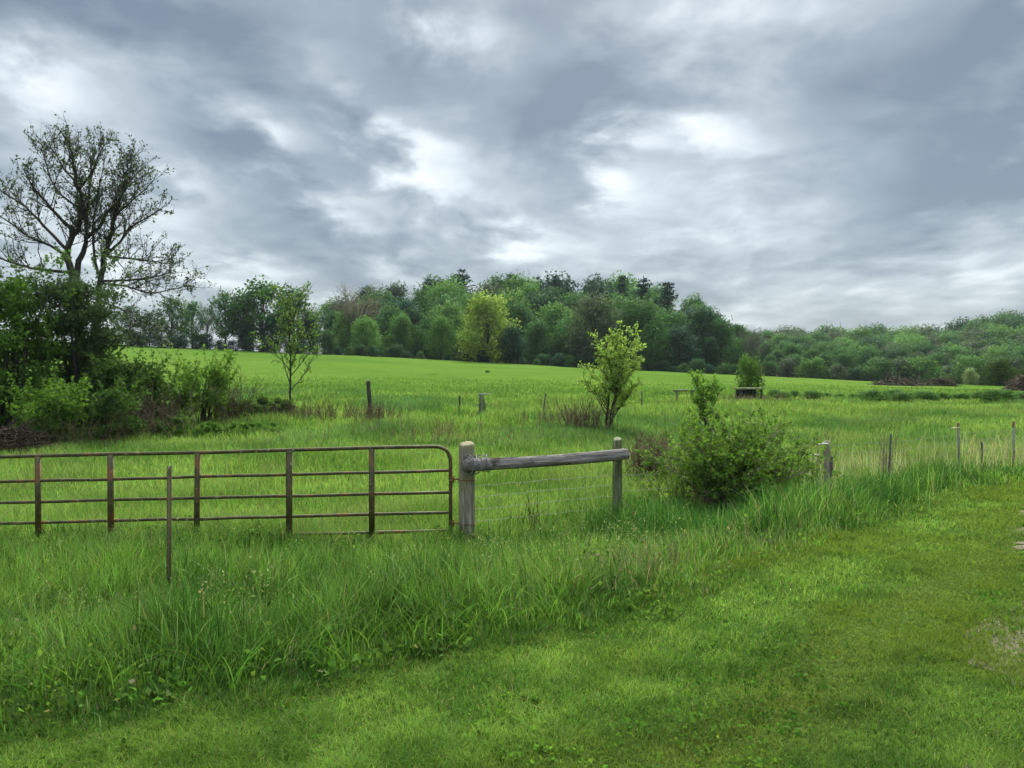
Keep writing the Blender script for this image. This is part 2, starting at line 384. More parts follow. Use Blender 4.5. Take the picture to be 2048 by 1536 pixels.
# ------------------------------------------------------------ ground
def axis(lim, n, fine):
    t = np.linspace(-1, 1, n); k = math.asinh(lim/fine)
    return np.sinh(t*k)*fine
def build_ground():
    xs = np.concatenate([-np.sinh(np.linspace(1, .02, 90)*math.asinh(900/15))*15-7, np.linspace(-7, 13, 220), 13+np.sinh(np.linspace(.02, 1, 90)*math.asinh(900/15))*15]); ys = np.concatenate([[-300, -100, -40, -20, -10, -5], np.linspace(-3, 16, 210), 16+np.sinh(np.linspace(.03, 1, 170)*math.asinh(1100/25))*25])
    X, Y = np.meshgrid(xs, ys)
    Z = H(X, Y)
    V = np.stack([X, Y, Z], -1).reshape(-1, 3)
    n, k = X.shape
    i = np.arange(n-1)[:, None]*k; j = np.arange(k-1)[None]
    f = np.stack([i+j, i+j+1, i+k+j+1, i+k+j], -1).reshape(-1, 4)
    tag(link('ground', mesh_np('ground', V, [f], M['ground'], None, True)), kind='structure', label='grassy pasture ground sloping up to the wood')
    # driveway: a thin sheet on the ground with a ragged edge
    ys = np.linspace(-6, 26, 900); ws = np.concatenate([np.linspace(0, .8, 16), np.linspace(.95, 3.4, 10)])
    rag = (fbm(ys, ys*0, .5, 21)-.5)*.5+(fbm(ys, ys*0, .12, 22)-.5)*.3
    Xd = np.interp(ys, DY, DX)[:, None]+ws[None]+rag[:, None]*np.clip(1-ws, 0, 1)[None]; Yd = np.repeat(ys[:, None], len(ws), 1)-ws[None]*.3
    V = np.stack([Xd, Yd, H(Xd, Yd)+.008+.03*sm(ws/2)[None]], -1).reshape(-1, 3)
    n, k = Xd.shape
    i = np.arange(n-1)[:, None]*k; j = np.arange(k-1)[None]
    f = np.stack([i+j, i+j+1, i+k+j+1, i+k+j], -1).reshape(-1, 4)
    tag(link('driveway', mesh_np('driveway', V, [f], M['drive'], None, True)), kind='structure', label='gravel and dirt driveway at the right edge')
    rng = R(5); n = 2600
    y = np.exp(rng.uniform(math.log(2.2), math.log(11), n)); x = np.interp(y, DY, DX)+rng.exponential(.4, n)-.12
    k = fbm(x, y, .8, 55) > .42
    x, y = x[k], y[k]; n = len(x)
    mb = MB(); s = rng.uniform(.003, .010, n)
    base = np.array([[1, 0, 0], [0, 1, 0], [-1, 0, 0], [0, -1, 0], [0, 0, 1], [0, 0, -1.]])
    V = base[None]*rng.uniform(.6, 1.2, (n, 6, 1))*s[:, None, None]*np.array([1.1, 1, .7])+np.stack([x, y, H(x, y)+.012], -1)[:, None]
    fb = np.array([[0, 1, 4], [1, 2, 4], [2, 3, 4], [3, 0, 4], [1, 0, 5], [2, 1, 5], [3, 2, 5], [0, 3, 5]])
    f = (fb[None]+np.arange(n)[:, None, None]*6).reshape(-1, 3)
    mb.add(V.reshape(-1, 3), None, f, np.repeat(rng.uniform(.6, 1.2, (n, 1))*np.ones((1, 3)), 6, 0))
    tag(mb.build('gravel', M['stone']), kind='stuff', label='loose pale gravel along the driveway edge')
build_ground()

# ------------------------------------------------------------ grass
def blades(name, x, y, h, w, lean, tint, label, seed, segs=3, dirbias=None):
    rng = R(seed); n = len(x)
    z = H(x, y)-.002
    ph = rng.uniform(0, 2*PI, n)
    fx = rng.uniform(0, 2*PI, n)
    D = np.stack([np.cos(ph), np.sin(ph)], -1)*(lean*h)[:, None]
    if dirbias is not None: D = D+dirbias
    Wv = np.stack([np.cos(fx), np.sin(fx), np.zeros(n)], -1)*(w*.5)[:, None]
    V = []
    base = np.stack([x, y, z], -1)
    lk = np.clip(np.hypot(D[:, 0], D[:, 1])/np.maximum(h, 1e-3), 0, 1.2)
    for k in range(segs):
        t = k/segs
        c = base.copy(); c[:, :2] += D*(t**1.9)
        c[:, 2] += h*(t*(1-.28*lk*t*t))
        wd = (1-.55*t)
        V += [c-Wv*wd, c+Wv*wd]
    c = base.copy(); c[:, :2] += D; c[:, 2] += h*(1-.28*lk)
    V.append(c)
    m = 2*segs+1
    V = np.stack(V, 1).reshape(-1, 3)
    o = np.arange(n)*m
    f4 = np.concatenate([np.stack([o+2*k, o+2*k+1, o+2*k+3, o+2*k+2], -1) for k in range(segs-1)])
    f3 = np.stack([o+2*segs-2, o+2*segs-1, o+2*segs], -1)
    me = mesh_np(name, V, [f4, f3], M['grass'], np.repeat(tint, m, 0))
    return tag(link(name, me), label, None, None, 'stuff')

def tints(rng, x, y, ca, cb, s, seed, jit=.22, dead=0, deadc=(.36, .30, .17)):
    t = np.clip((fbm(x, y, s, seed)-.3)/.4, 0, 1)[:, None]
    c = np.array(ca)*(1-t)+np.array(cb)*t
    c = c*(1+rng.normal(size=(len(x), 1))*jit)
    c[:, 0] *= 1+rng.normal(size=len(x))*.12
    if np.any(dead):
        k = rng.random(len(x)) < dead
        c[k] = np.array(deadc)*rng.uniform(.6, 1.25, (k.sum(), 1))
    return np.clip(c, .008, .8)

def sample(rng, n, d0, d1, amax=.86):
    d = np.exp(rng.uniform(math.log(d0), math.log(d1), n)); a = rng.uniform(-amax, amax, n)
    return a*d, d

def grass():
    # mown strip
    rng = R(11); x, y = sample(rng, 560000, 2.2, 16)
    s = edge_s(x, y); ds = drive_s(x, y)
    bare = np.clip((fbm(x, y, 1.0, 31)-.40)/.14, 0, 1)
    keep = (s < .25) & (rng.random(len(x)) < np.where(ds > -.1, np.clip(1.0-(.25+.75*bare)*np.clip((ds-.02)/.40, 0, 1)*np.clip((ds-.02)/.40, 0, 1), .10, 1), 1-.3*np.clip((fbm(x, y, 1.3, 71)-.58)/.1, 0, 1)))
    x, y, s, ds = x[keep], y[keep], s[keep], ds[keep]
    n = len(x)
    cl = fbm(x, y, .22, 41)
    h = (.026+.036*np.clip((cl-.3)/.4, 0, 1)+.012*rng.random(n))*(1+1.3*np.clip((s+.15)/.4, 0, 1))
    w = .0038*np.maximum(y, 2.6)/4*rng.uniform(.8, 1.6, n)
    c = tints(rng, x, y, (.080, .16, .028), (.170, .272, .054), .24, 61, .30, .035, (.33, .30, .14))
    # wheel tracks and mower lanes running along the strip
    wv = s+.16*(fbm(x, y, 1.1, 301)-.5)*2
    lane = np.interp(wv, [-6, -3.2, -2.7, -2.25, -1.8, -1.45, -1.15, -.85, -.25, .1], [.45, .45, .85, .75, .25, .15, .55, 1.0, .95, .3])
    trk = np.exp(-((wv+1.5)/.20)**2)+.8*np.exp(-((wv+3.1)/.25)**2)
    c = c*(.70+.62*lane[:, None])*(1-.15*trk[:, None])+np.array([.06, .045, .012])*trk[:, None]
    h = h*(1-.45*np.clip(trk, 0, 1))*(.85+.3*lane)
    yl = np.clip((fbm(x, y, 1.6, 17)-.42)/.2, 0, 1)[:, None]*np.clip((x+2.5)/4, 0, 1)[:, None]
    c = c*(1-yl*.8)+np.array([.165, .225, .035])*yl*.8*rng.uniform(.75, 1.2, (n, 1))
    blades('mown_grass', x, y, h, w, rng.uniform(.2, 1.3, n), c, 'short mown grass along the driveway', 12, 2)
    # broad leaved weeds and clover in the mown strip
    rng = R(13); x, y = sample(rng, 9000, 2.3, 11)
    s = edge_s(x, y)
    k = (s < .6) & (fbm(x, y, .5, 77) > .5)
    x, y = x[k], y[k]; n = len(x)
    mb = MB()
    cen = np.repeat(np.stack([x, y, H(x, y)+.015+.02*rng.random(n)], -1), 4, 0)+rng.normal(size=(n*4, 3))*np.array([.012, .012, .006])
    mb.leaves(cen, rng.uniform(.014, .03, n*4), rng, tints(rng, cen[:, 0], cen[:, 1], (.06, .14, .02), (.12, .22, .035), .4, 88), .5, .8)
    tag(mb.build('lawn_weeds', M['grass']), 'low clover and broadleaf weeds in the mown grass', kind='stuff')
    # long bank grass: lush on both sides of the T post, darker blue green on the right
    rng = R(21); x, y = sample(rng, 360000, 3.0, 21)
    s = edge_s(x, y)
    fence_y = np.interp(x, [-30, -8, -.6, 1.7, 6.15, 10.5, 14, 40], [11.6, 11.3, 11, 12.5, 15, 18, 19.5, 30])
    k = (s > -.02+.3*(vn(x, y, .5, 9)-.5)) & (y < fence_y+.5)
    dead = np.exp(-(((x-.75)/.75)**2+((y-6.6)/.8)**2))+np.exp(-(((x-2.2)/.5)**2+((y-7.4)/.5)**2))+np.exp(-(((x-1.2)/.5)**2+((y-8.2)/.4)**2))*.6
    clump = fbm(x, y, .9, 5)
    k &= rng.random(len(x)) < (1-.6*np.clip(dead, 0, 1))*np.clip(.45+1.3*(clump-.3), .15, 1)
    x, y, s, dead, clump, fence_y = x[k], y[k], s[k], dead[k], clump[k], fence_y[k]; n = len(x)
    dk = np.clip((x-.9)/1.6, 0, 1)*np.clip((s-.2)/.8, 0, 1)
    h = (.09+(.40-.10*sm((y-8.5)/3)*sm((x-2)/2))*sm((s+.05)/.9))*(.55+.75*np.clip((clump-.2)/.5, 0, 1))*rng.uniform(.55, 1.15, n)
    h *= (1-.55*np.clip(dead, 0, 1))*(1-.42*np.clip((y-(fence_y-2.8))/2.2, 0, 1)*np.clip((2.5-x)/2, 0, 1))*(1+.10*dk)*(1-.45*np.clip((y-(fence_y-2.2))/1.6, 0, 1)*np.clip((x-2.5)/2, 0, 1))
    # short hole around the gate post
    w = (.0044+.0006*y)*rng.uniform(.7, 1.5, n)
    c = tints(rng, x, y, (.058, .138, .026), (.150, .268, .052), .7, 65, .33, .03+.55*np.clip(dead, 0, 1), (.27, .22, .14))  # wide tone jitter: darker blades put shadows into the bank colour
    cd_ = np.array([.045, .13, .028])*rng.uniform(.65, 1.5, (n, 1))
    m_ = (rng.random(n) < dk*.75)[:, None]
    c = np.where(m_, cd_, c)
    pale = rng.random(n) < .065
    c[pale] = np.array([.22, .32, .13])*rng.uniform(.8, 1.2, (pale.sum(), 1))  # extra pale blades stand for highlights, put into the blade colour
    an = vn(x, y, .45, 91)*4*PI
    bias = np.stack([np.cos(an), np.sin(an)], -1)*(h*.42*vn(x, y, .3, 92)*rng.uniform(.4, 1.3, n))[:, None]
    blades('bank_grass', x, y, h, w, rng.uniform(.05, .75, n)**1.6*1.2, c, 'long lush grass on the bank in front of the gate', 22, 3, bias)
    # flowering stems standing above the bank grass
    rng = R(29); x, y = sample(rng, 5200, 3.6, 17); s = edge_s(x, y)
    fy = np.interp(x, [-30, -8, -.6, 1.7, 6.15, 10.5, 14, 40], [11.6, 11.3, 11, 12.5, 15, 18, 19.5, 30])
    k = (s > .4) & (y < fy+4) & (fbm(x, y, 1.3, 278) > .44); x, y = x[k], y[k]; n = len(x)
    hh = rng.uniform(.38, .62, n)*(1-.4*np.clip((y-(fy[k]-2.2))/1.6, 0, 1))
    blades('flowering_grass', x, y, hh, rng.uniform(.0016, .0026, n)*np.maximum(y, 5)/5, rng.uniform(.1, .6, n),
           tints(rng, x, y, (.16, .24, .07), (.27, .33, .13), .6, 15, .2), 'thin pale flowering grass stems above the bank', 30, 4)
    mb = MB(); cen = np.repeat(np.stack([x, y, H(x, y)+hh*.93], -1), 5, 0)+rng.normal(size=(n*5, 3))*np.array([.022, .022, .045])
    mb.leaves(cen, rng.uniform(.012, .03, n*5), rng, tints(rng, cen[:, 0], cen[:, 1], (.20, .24, .10), (.32, .34, .18), .6, 16, .2), .8, .35)
    tag(mb.build('grass_seed_heads', M['grass']), 'pale seed heads above the bank grass', kind='stuff')
    # broad leaves, dock and dead stalks scattered through the bank
    rng = R(26); x, y = sample(rng, 15000, 3.2, 16)
    s = edge_s(x, y); fy = np.interp(x, [-30, -8, -.6, 1.7, 6.15, 10.5, 14, 40], [11.6, 11.3, 11, 12.5, 15, 18, 19.5, 30])
    k = (s > .0) & (y < fy) & (fbm(x, y, .6, 177) > .52)
    x, y, s = x[k], y[k], s[k]; n = len(x)
    mb = MB(); mlt = 5
    hh = (.06+.30*sm(s/1.0))*rng.uniform(.3, 1.0, n)
    cen = np.repeat(np.stack([x, y, H(x, y)+hh], -1), mlt, 0)+rng.normal(size=(n*mlt, 3))*np.array([.03, .03, .03])
    mb.leaves(cen, rng.uniform(.02, .055, n*mlt), rng, tints(rng, cen[:, 0], cen[:, 1], (.06, .125, .022), (.14, .24, .045), .4, 188, .3, .03), .5, .6)
    tag(mb.build('bank_weeds', M['grass']), 'broadleaf weeds mixed into the long grass of the bank', kind='stuff')
    rng = R(27); n = 2300
    x, y = sample(rng, n, 4, 13); s = edge_s(x, y)
    fy = np.interp(x, [-30, -8, -.6, 1.7, 6.15, 10.5, 14, 40], [11.6, 11.3, 11, 12.5, 15, 18, 19.5, 30])
    k = (s > .2) & (y < fy+1.5) & (fbm(x, y, 1.0, 178) > .5); x, y = x[k], y[k]; n = len(x)
    blades('dead_grass', x, y, rng.uniform(.15, .5, n), rng.uniform(.003, .006, n)*y/6, rng.uniform(.2, 1.2, n),
           tints(rng, x, y, (.26, .21, .12), (.40, .35, .22), .6, 14, .2), 'dry dead stalks among the green bank grass', 28, 4)
    # long arching blades at the foot of the bank, left
    rng = R(23); n = 2200
    x = rng.uniform(-3.6, .4, n); y = np.interp(x, EX, EY)+rng.exponential(.8, n)+.05
    cl = vn(x, y, .35, 99); k = cl > .45; x, y = x[k], y[k]; n = len(x)
    blades('arching_grass', x, y, rng.uniform(.2, .42, n), rng.uniform(.005, .009, n), rng.uniform(.4, 1.1, n),
           tints(rng, x, y, (.075, .16, .025), (.14, .25, .04), .6, 4, .25), 'long arching grass blades at the foot of the bank', 24, 5)
    # pasture behind the gate
    rng = R(31); x, y = sample(rng, 330000, 10.5, 46, .8)
    fence_y = np.interp(x, [-30, -8, -.6, 1.7, 6.15, 10.5, 14, 40], [11.6, 11.3, 11, 12.5, 15, 18, 19.5, 30])
    k = y > fence_y-.4; x, y = x[k], y[k]; n = len(x)
    cl = fbm(x, y, 2.2, 51)
    rough = sm((y-23)/6)*(1-sm((y-36)/5))
    h = (.12+.24*np.clip((cl-.25)/.5, 0, 1)+.16*rough*np.clip((fbm(x, y, 4, 52)-.4)/.2, 0, 1))*rng.uniform(.6, 1.2, n)
    w = .00075*y*rng.uniform(.7, 1.5, n)
    c = tints(rng, x, y, (.12, .215, .042), (.225, .335, .082), 1.6, 53, .26, .035)
    dkm = np.clip((fbm(x, y, 5, 58)-.47)/.15, 0, 1)*sm((y-18)/8)
    pt = np.clip((fbm(x, y, 2.6, 59)-.5)/.15, 0, 1)[:, None]*np.clip((fbm(x, y, .5, 60)-.3)/.3, 0, 1)[:, None]
    c = c*(1-pt*.45)+np.array([.21, .24, .10])*pt*.45*rng.uniform(.7, 1.2, (n, 1))
    c = c*(1-dkm[:, None]*np.array([.45, .32, .15]))*1.06
    blades('pasture_grass', x, y, h, w, rng.uniform(.1, .8, n), c, 'bright green pasture grass beyond the gate', 32, 2)
    rng = R(33); n = 1700
    x = rng.uniform(4, 16, n); y = np.interp(x, [1.7, 6.15, 10.5, 14], [12.5, 15, 18, 19.5])+rng.uniform(-.8, 2.5, n)
    k = fbm(x, y, 1.2, 3) > .46; x, y = x[k], y[k]; n = len(x)
    blades('seeding_grass', x, y, rng.uniform(.35, .85, n), rng.uniform(.010, .018, n), rng.uniform(.05, .4, n),
           tints(rng, x, y, (.30, .29, .16), (.42, .42, .26), .6, 4, .2), 'pale dry seeding grass stalks by the right fence', 34, 3)
    rng = R(35); x, y = sample(rng, 90000, 38, 75, .78)
    k = rng.random(len(x)) < 1-sm((y-42)/28); x, y = x[k], y[k]; n = len(x)
    h = rng.uniform(.05, .14, n)*(1+.8*np.clip((fbm(x, y, 7, 3)-.5)/.2, 0, 1)); w = .0009*y*rng.uniform(.6, 1.4, n)
    c = tints(rng, x, y, (.092, .17, .036), (.118, .20, .046), 16, 54, .06)
    # rough strip along the far right fence
    blades('far_pasture_grass', x, y, h, w, rng.uniform(.1, .7, n), c, 'smooth green grass on the slope below the wood', 36, 2)
grass()

# ------------------------------------------------------------ woody plant generators
def walk(p, d, length, n, rng, wob, up=0.0):
    pts = [np.array(p, float)]; d = np.array(d, float); d /= np.linalg.norm(d)
    st = length/n
    for i in range(n):
        d = d+rng.normal(size=3)*wob; d[2] += up; d /= np.linalg.norm(d)
        pts.append(pts[-1]+d*st)
    return np.array(pts)
def side_dir(t, rng, spread):
    q = rng.normal(size=3); q -= t*q.dot(t); q /= np.linalg.norm(q)
    return t*math.cos(spread)+q*math.sin(spread)

def limb_tree(limbs, rng, twig_len=(.9, 1.7), nside=7, sub=5, leaf_n=5, leaf=.12, tints_=None, wood_r=.02, upb=.06, leaf_from=.35, tipdens=1.0, kids=True):
    """limbs: list of (points, r0, r1, start_frac). returns wood MB, leaf MB"""
    wd, lf = MB(), MB(); cen = []
    for (pts, r0, r1, f0) in limbs:
        pts = np.asarray(pts, float)
        # smooth path
        k = len(pts); tt = np.linspace(0, k-1, (k-1)*4+1)
        pts = np.stack([np.interp(tt, np.arange(k), pts[:, q]) for q in range(3)], -1)
        for _ in range(2): pts[1:-1] = (pts[:-2]+2*pts[1:-1]+pts[2:])/4
        pts[1:-1] += rng.normal(size=(len(pts)-2, 3))*r0*.15
        wd.tube(pts, np.linspace(r0, r1, len(pts)), 8)
        L_ = np.linalg.norm(np.diff(pts, axis=0), axis=1).sum()
        ns = max(3, int(nside*L_))
        for s in range(ns):
            f = f0+(1-f0)*(s+rng.random())/ns
            i = min(int(f*(len(pts)-1)), len(pts)-2)
            p = pts[i]; t = pts[i+1]-pts[i]; t /= np.linalg.norm(t)
            ln = rng.uniform(*twig_len)*(1-.45*f)
            d = side_dir(t, rng, rng.uniform(.5, 1.1)); d[2] += .25
            rr = r0+(r1-r0)*f
            b = walk(p, d, ln, 6, rng, .16, upb)
            wd.tube(b, np.linspace(min(rr*.55, wood_r), .006, 7), 5, False)
            for q in range(sub):
                g = .25+.75*(q+rng.random())/sub; j = min(int(g*6), 5)
                t2 = b[j+1]-b[j]; t2 /= np.linalg.norm(t2)
                d2 = side_dir(t2, rng, rng.uniform(.4, .9)); d2[2] += .15
                b2 = walk(b[j], d2, ln*rng.uniform(.25, .5), 4, rng, .2, upb)
                wd.tube(b2, np.linspace(.008, .004, 5), 3, False)
                for z in range(leaf_n):
                    if rng.random() < tipdens:
                        g2 = rng.uniform(leaf_from, 1.0)*4; jj = min(int(g2), 3)
                        cen.append(b2[jj]+(b2[jj+1]-b2[jj])*(g2-jj)+rng.normal(size=3)*.04)
    cen = np.array(cen)
    tn = np.array(tints_[0])+(np.array(tints_[1])-np.array(tints_[0]))*rng.random((len(cen), 1))
    lf.leaves(cen, leaf*rng.uniform(.6, 1.3, len(cen)), rng, tn, .3)
    return wd, lf

def shrub_mb(rng, rx, ry, h, lobes, per, leaf, ca, cb, stems=9, lean=.5, low=.12, lobe_r=(.28, .45), flat=.8, shoots=0, shootlen=.6):
    """multi stemmed shrub; returns stems MB and foliage MB in local space"""
    wd, lf = MB(), MB()
    C_ = []
    for i in range(lobes):
        a = rng.uniform(0, 2*PI); r = math.sqrt(rng.random())*.75
        zz = low+(1-low)*rng.random()**.8*.8
        prof = math.sqrt(max(.15, 1-((zz-.35)/.75)**2))
        C_.append((math.cos(a)*r*rx*prof, math.sin(a)*r*ry*prof, zz*h))
    for i, c in enumerate(C_):
        c = np.array(c)
        rr = rng.uniform(*lobe_r)*min(rx, h*.6)
        n = int(per*rng.uniform(.7, 1.3))
        q = rng.normal(size=(n, 3)); q /= np.linalg.norm(q, axis=1)[:, None]
        rad = rng.random(n)**.45*rr*(1+.35*rng.normal(size=n)*.6)
        pos = c+q*rad[:, None]*np.array([1.1, 1.1, flat])
        pos[:, 2] = np.maximum(pos[:, 2], .03)
        tn = np.array(ca)+(np.array(cb)-np.array(ca))*np.clip(rng.normal(.5, .28)+rng.normal(size=(n, 1))*.25, 0, 1)
        lf.leaves(pos, leaf*rng.uniform(.6, 1.3, n), rng, tn, .25, .62, q)
    for i in range(stems):
        tgt = np.array(C_[rng.integers(len(C_))])
        b0 = np.array([rng.normal()*.12*rx, rng.normal()*.12*ry, -.05])
        mid = b0*.5+tgt*.5+np.array([rng.normal()*.1, rng.normal()*.1, .18*h])
        t = np.linspace(0, 1, 8)[:, None]
        pts = (1-t)**2*b0+2*t*(1-t)*mid+t*t*tgt
        wd.tube(pts, np.linspace(.018*h+.006, .006, 8), 5, False)
    for i in range(shoots):
        a = rng.uniform(0, 2*PI); r = rng.uniform(.3, .9)
        p = np.array([math.cos(a)*r*rx, math.sin(a)*r*ry, h*rng.uniform(.45, .9)])
        d = np.array([math.cos(a)*.5, math.sin(a)*.5, 1.0])+rng.normal(size=3)*.25
        b = walk(p, d, shootlen*rng.uniform(.6, 1.3), 7, rng, .12, -.02)
        wd.tube(b, np.linspace(.008, .004, 8), 4, False)
        k = 26; g = rng.uniform(.1, 1, k)*6.99; j = g.astype(int)
        pos = b[j]+(b[np.minimum(j+1, 7)]-b[j])*(g-j)[:, None]+rng.normal(size=(k, 3))*leaf*.25
        tn = np.array(ca)*.3+np.array(cb)*.7*rng.uniform(.8, 1.3, (k, 1))
        lf.leaves(pos, leaf*rng.uniform(.7, 1.3, k), rng, tn, .2)
    return wd, lf

def put_shrub(name, loc, label, cat, wd, lf, color=(1, 1, 1), bark='bark', group=None, rz=0, sc=1):
    t = thing(name, loc, label, cat, group, rz, sc)
    wd.build('stems', M[bark], t)
    f = lf.build('foliage', M['leaf'], t); f.color = (*color, 1)
    return t

# ------------------------------------------------------------ gate, posts, rail
GY = 11.0
def gate():
    pr = lambda u, v: P(u, v, GY)
    o = pr(905, 1075); o[2] = float(H(o[0], GY))
    t = thing('farm_gate', o, 'long rusty brown tubular metal farm gate with five rails across the pasture entrance', 'gate')
    loc = lambda q: np.array(q)-o
    tops = lambda u: 893+(880-u)*.0235
    # frame tube: bent corners
    r = .026; fr = MB()
    uL, uR = -170, 901
    top = lambda u: loc(pr(u, tops(u)))
    bot = lambda u: loc(pr(u, 1063+(880-u)*.0215))
    path = [bot(uL+6), ]
    pts = []
    def corner(a, b, c, rad, n=7):
        d1 = (a-b)/np.linalg.norm(a-b); d2 = (c-b)/np.linalg.norm(c-b)
        p0, p1 = b+d1*rad, b+d2*rad
        tt = np.linspace(0, 1, n)[:, None]
        return list((1-tt)**2*p0+2*tt*(1-tt)*b+tt**2*p1)
    A, B, Cc, D = bot(uL), top(uL), top(uR), bot(uR)
    down = np.array([0, 0, -.035])
    pts = [A+down]+corner(A, B, Cc, .24)+corner(B, Cc, D, .24)+[D+down]
    # subdivide with a slight sag / dents
    fine = []
    rng = R(3)
    for i in range(len(pts)-1):
        k = 14 if np.linalg.norm(pts[i+1]-pts[i]) > 2 else 2
        for q in range(k): fine.append(pts[i]+(pts[i+1]-pts[i])*q/k+rng.normal(size=3)*.004*(k > 3))
    fine.append(pts[-1])
    fr.tube(fine, r, 12); fr.build('frame', M['gate_steel'], t, smooth=True)
    vs_r = (941, 984.5, 1025.5, 1061.5); vs_l = (964, 1005, 1047, 1083)
    for i, (vr, vl) in enumerate(zip(vs_r, vs_l)):
        m = MB()
        us = np.linspace(uL+2, uR-2, 16)
        q = np.array([loc(pr(u, vr+(895-u)/895*(vl-vr)))+np.array([0, 0, rng.normal()*.004]) for u in us])
        m.tube(q, .0225, 10); m.build('rail', M['gate_steel'], t, smooth=True)
    for (u, w, dv) in ((-75, 10, 12), (77, 10, 12), (222, 11, 18), (396, 10, 16), (579, 12, 24), (744, 11, 20)):
        m = MB(); hw = w*.5*GY/F
        a = loc(pr(u, tops(u)+1)); b = loc(pr(u+(1 if u < 300 else -2 if u < 500 else 0), 1063+(880-u)*.0215+dv))
        # channel section: web in front of the rails, two flanges behind
        for (dx, dy, sx, sy) in ((0, -.029, hw*2, .005), (-hw+.003, -.012, .005, .029), (hw-.003, -.012, .005, .029)):
            c = (a+b)/2+np.array([dx, dy, 0])
            L_ = np.linalg.norm(a-b); z = (a-b)/L_
            x = np.array([1, 0, 0.])-z*z[0]; x /= np.linalg.norm(x); yv = np.cross(z, x)
            m.box(c, (sx, sy, L_), np.stack([x, yv, z], 1))
        m.build('brace', M['gate_steel'], t)
    # hinges: eye on the frame, bolt, band of wire round the post
    for v in (958, 1046):
        m = MB(); c = loc(pr(903, v))
        for dz in (-.022, .022):
            a = np.linspace(0, 2*PI, 17)
            m.tube(np.stack([c[0]+.033*np.cos(a), c[1]+.033*np.sin(a), np.full(17, c[2]+dz)], -1), .007, 6)
        m.tube([c+np.array([.03, -.03, -.05]), c+np.array([.03, -.03, .05])], .011, 8)
        m.tube([c+np.array([.03, -.01, 0]), c+np.array([.11, 0, 0])], .012, 8)
        m.build('hinge', M['rusty_steel'], t, smooth=True)
gate()

def wood_post(name, loc, h, r, mat, label, square=.0, lean=(0, 0), seed=0, group=None, sink=.25, taper=.06, topcut=.02, crack=.05, cat='post'):
    rng = R(seed); ns, nz = 28, 26
    ang = np.arange(ns)*2*PI/ns
    prof = 1/np.maximum(np.abs(np.cos(ang)), np.abs(np.sin(ang)))
    prof = (1-square)+square*np.minimum(prof, 1.30)*.9
    ck = rng.choice(ns, 6, False)
    pf = prof.copy()*(1+rng.normal(size=ns)*.02); pf[ck] -= crack*rng.uniform(.5, 1.6, 6)
    V = []
    zs = np.concatenate([np.linspace(-sink, h*.97, nz-3), [h*.985, h*.996, h]])
    sh = [1]*(nz-3)+[.97, .88, .7]
    for i, z in enumerate(zs):
        f = max(z, 0)/h
        rr = r*(1.03-taper*f)*pf*sh[i]*(1+rng.normal(size=ns)*.012)
        x = rr*np.cos(ang)+lean[0]*f; y = rr*np.sin(ang)+lean[1]*f
        V.append(np.stack([x, y, z+topcut*np.cos(ang-1)*(f > .9)], -1))
    V = np.concatenate(V); V = np.concatenate([V, [[lean[0], lean[1], h+.004]]])
    i = np.arange(nz-1)[:, None]*ns; j = np.arange(ns)[None]; k = (j+1) % ns
    f4 = np.stack([i+j, i+k, i+ns+k, i+ns+j], -1).reshape(-1, 4)
    f3 = [[(nz-1)*ns+q, (nz-1)*ns+(q+1) % ns, nz*ns] for q in range(ns)]
    m = MB(); m.add(V, f4, f3)
    o = m.build(name, M[mat], None, tuple(loc)); o.rotation_euler = (0, 0, .3 if square else 0)
    return tag(o, label, cat, group)

gp = G(934, 11.05)
topz = P(934, 886, 11.05)[2]
wood_post('wooden_post', gp, topz-gp[2], .116, 'post_wood', 'thick grey weathered wooden gate post at the hinge end of the rusty gate', .75, (0, 0), 4)
p2 = G(1235, 12.4); top2 = P(1235, 877, 12.4)[2]
wood_post('wooden_post', p2, top2-p2[2], .076, 'mossy_wood', 'slender mossy green wooden post holding up the right end of the grey rail', .15, (0, 0), 8)

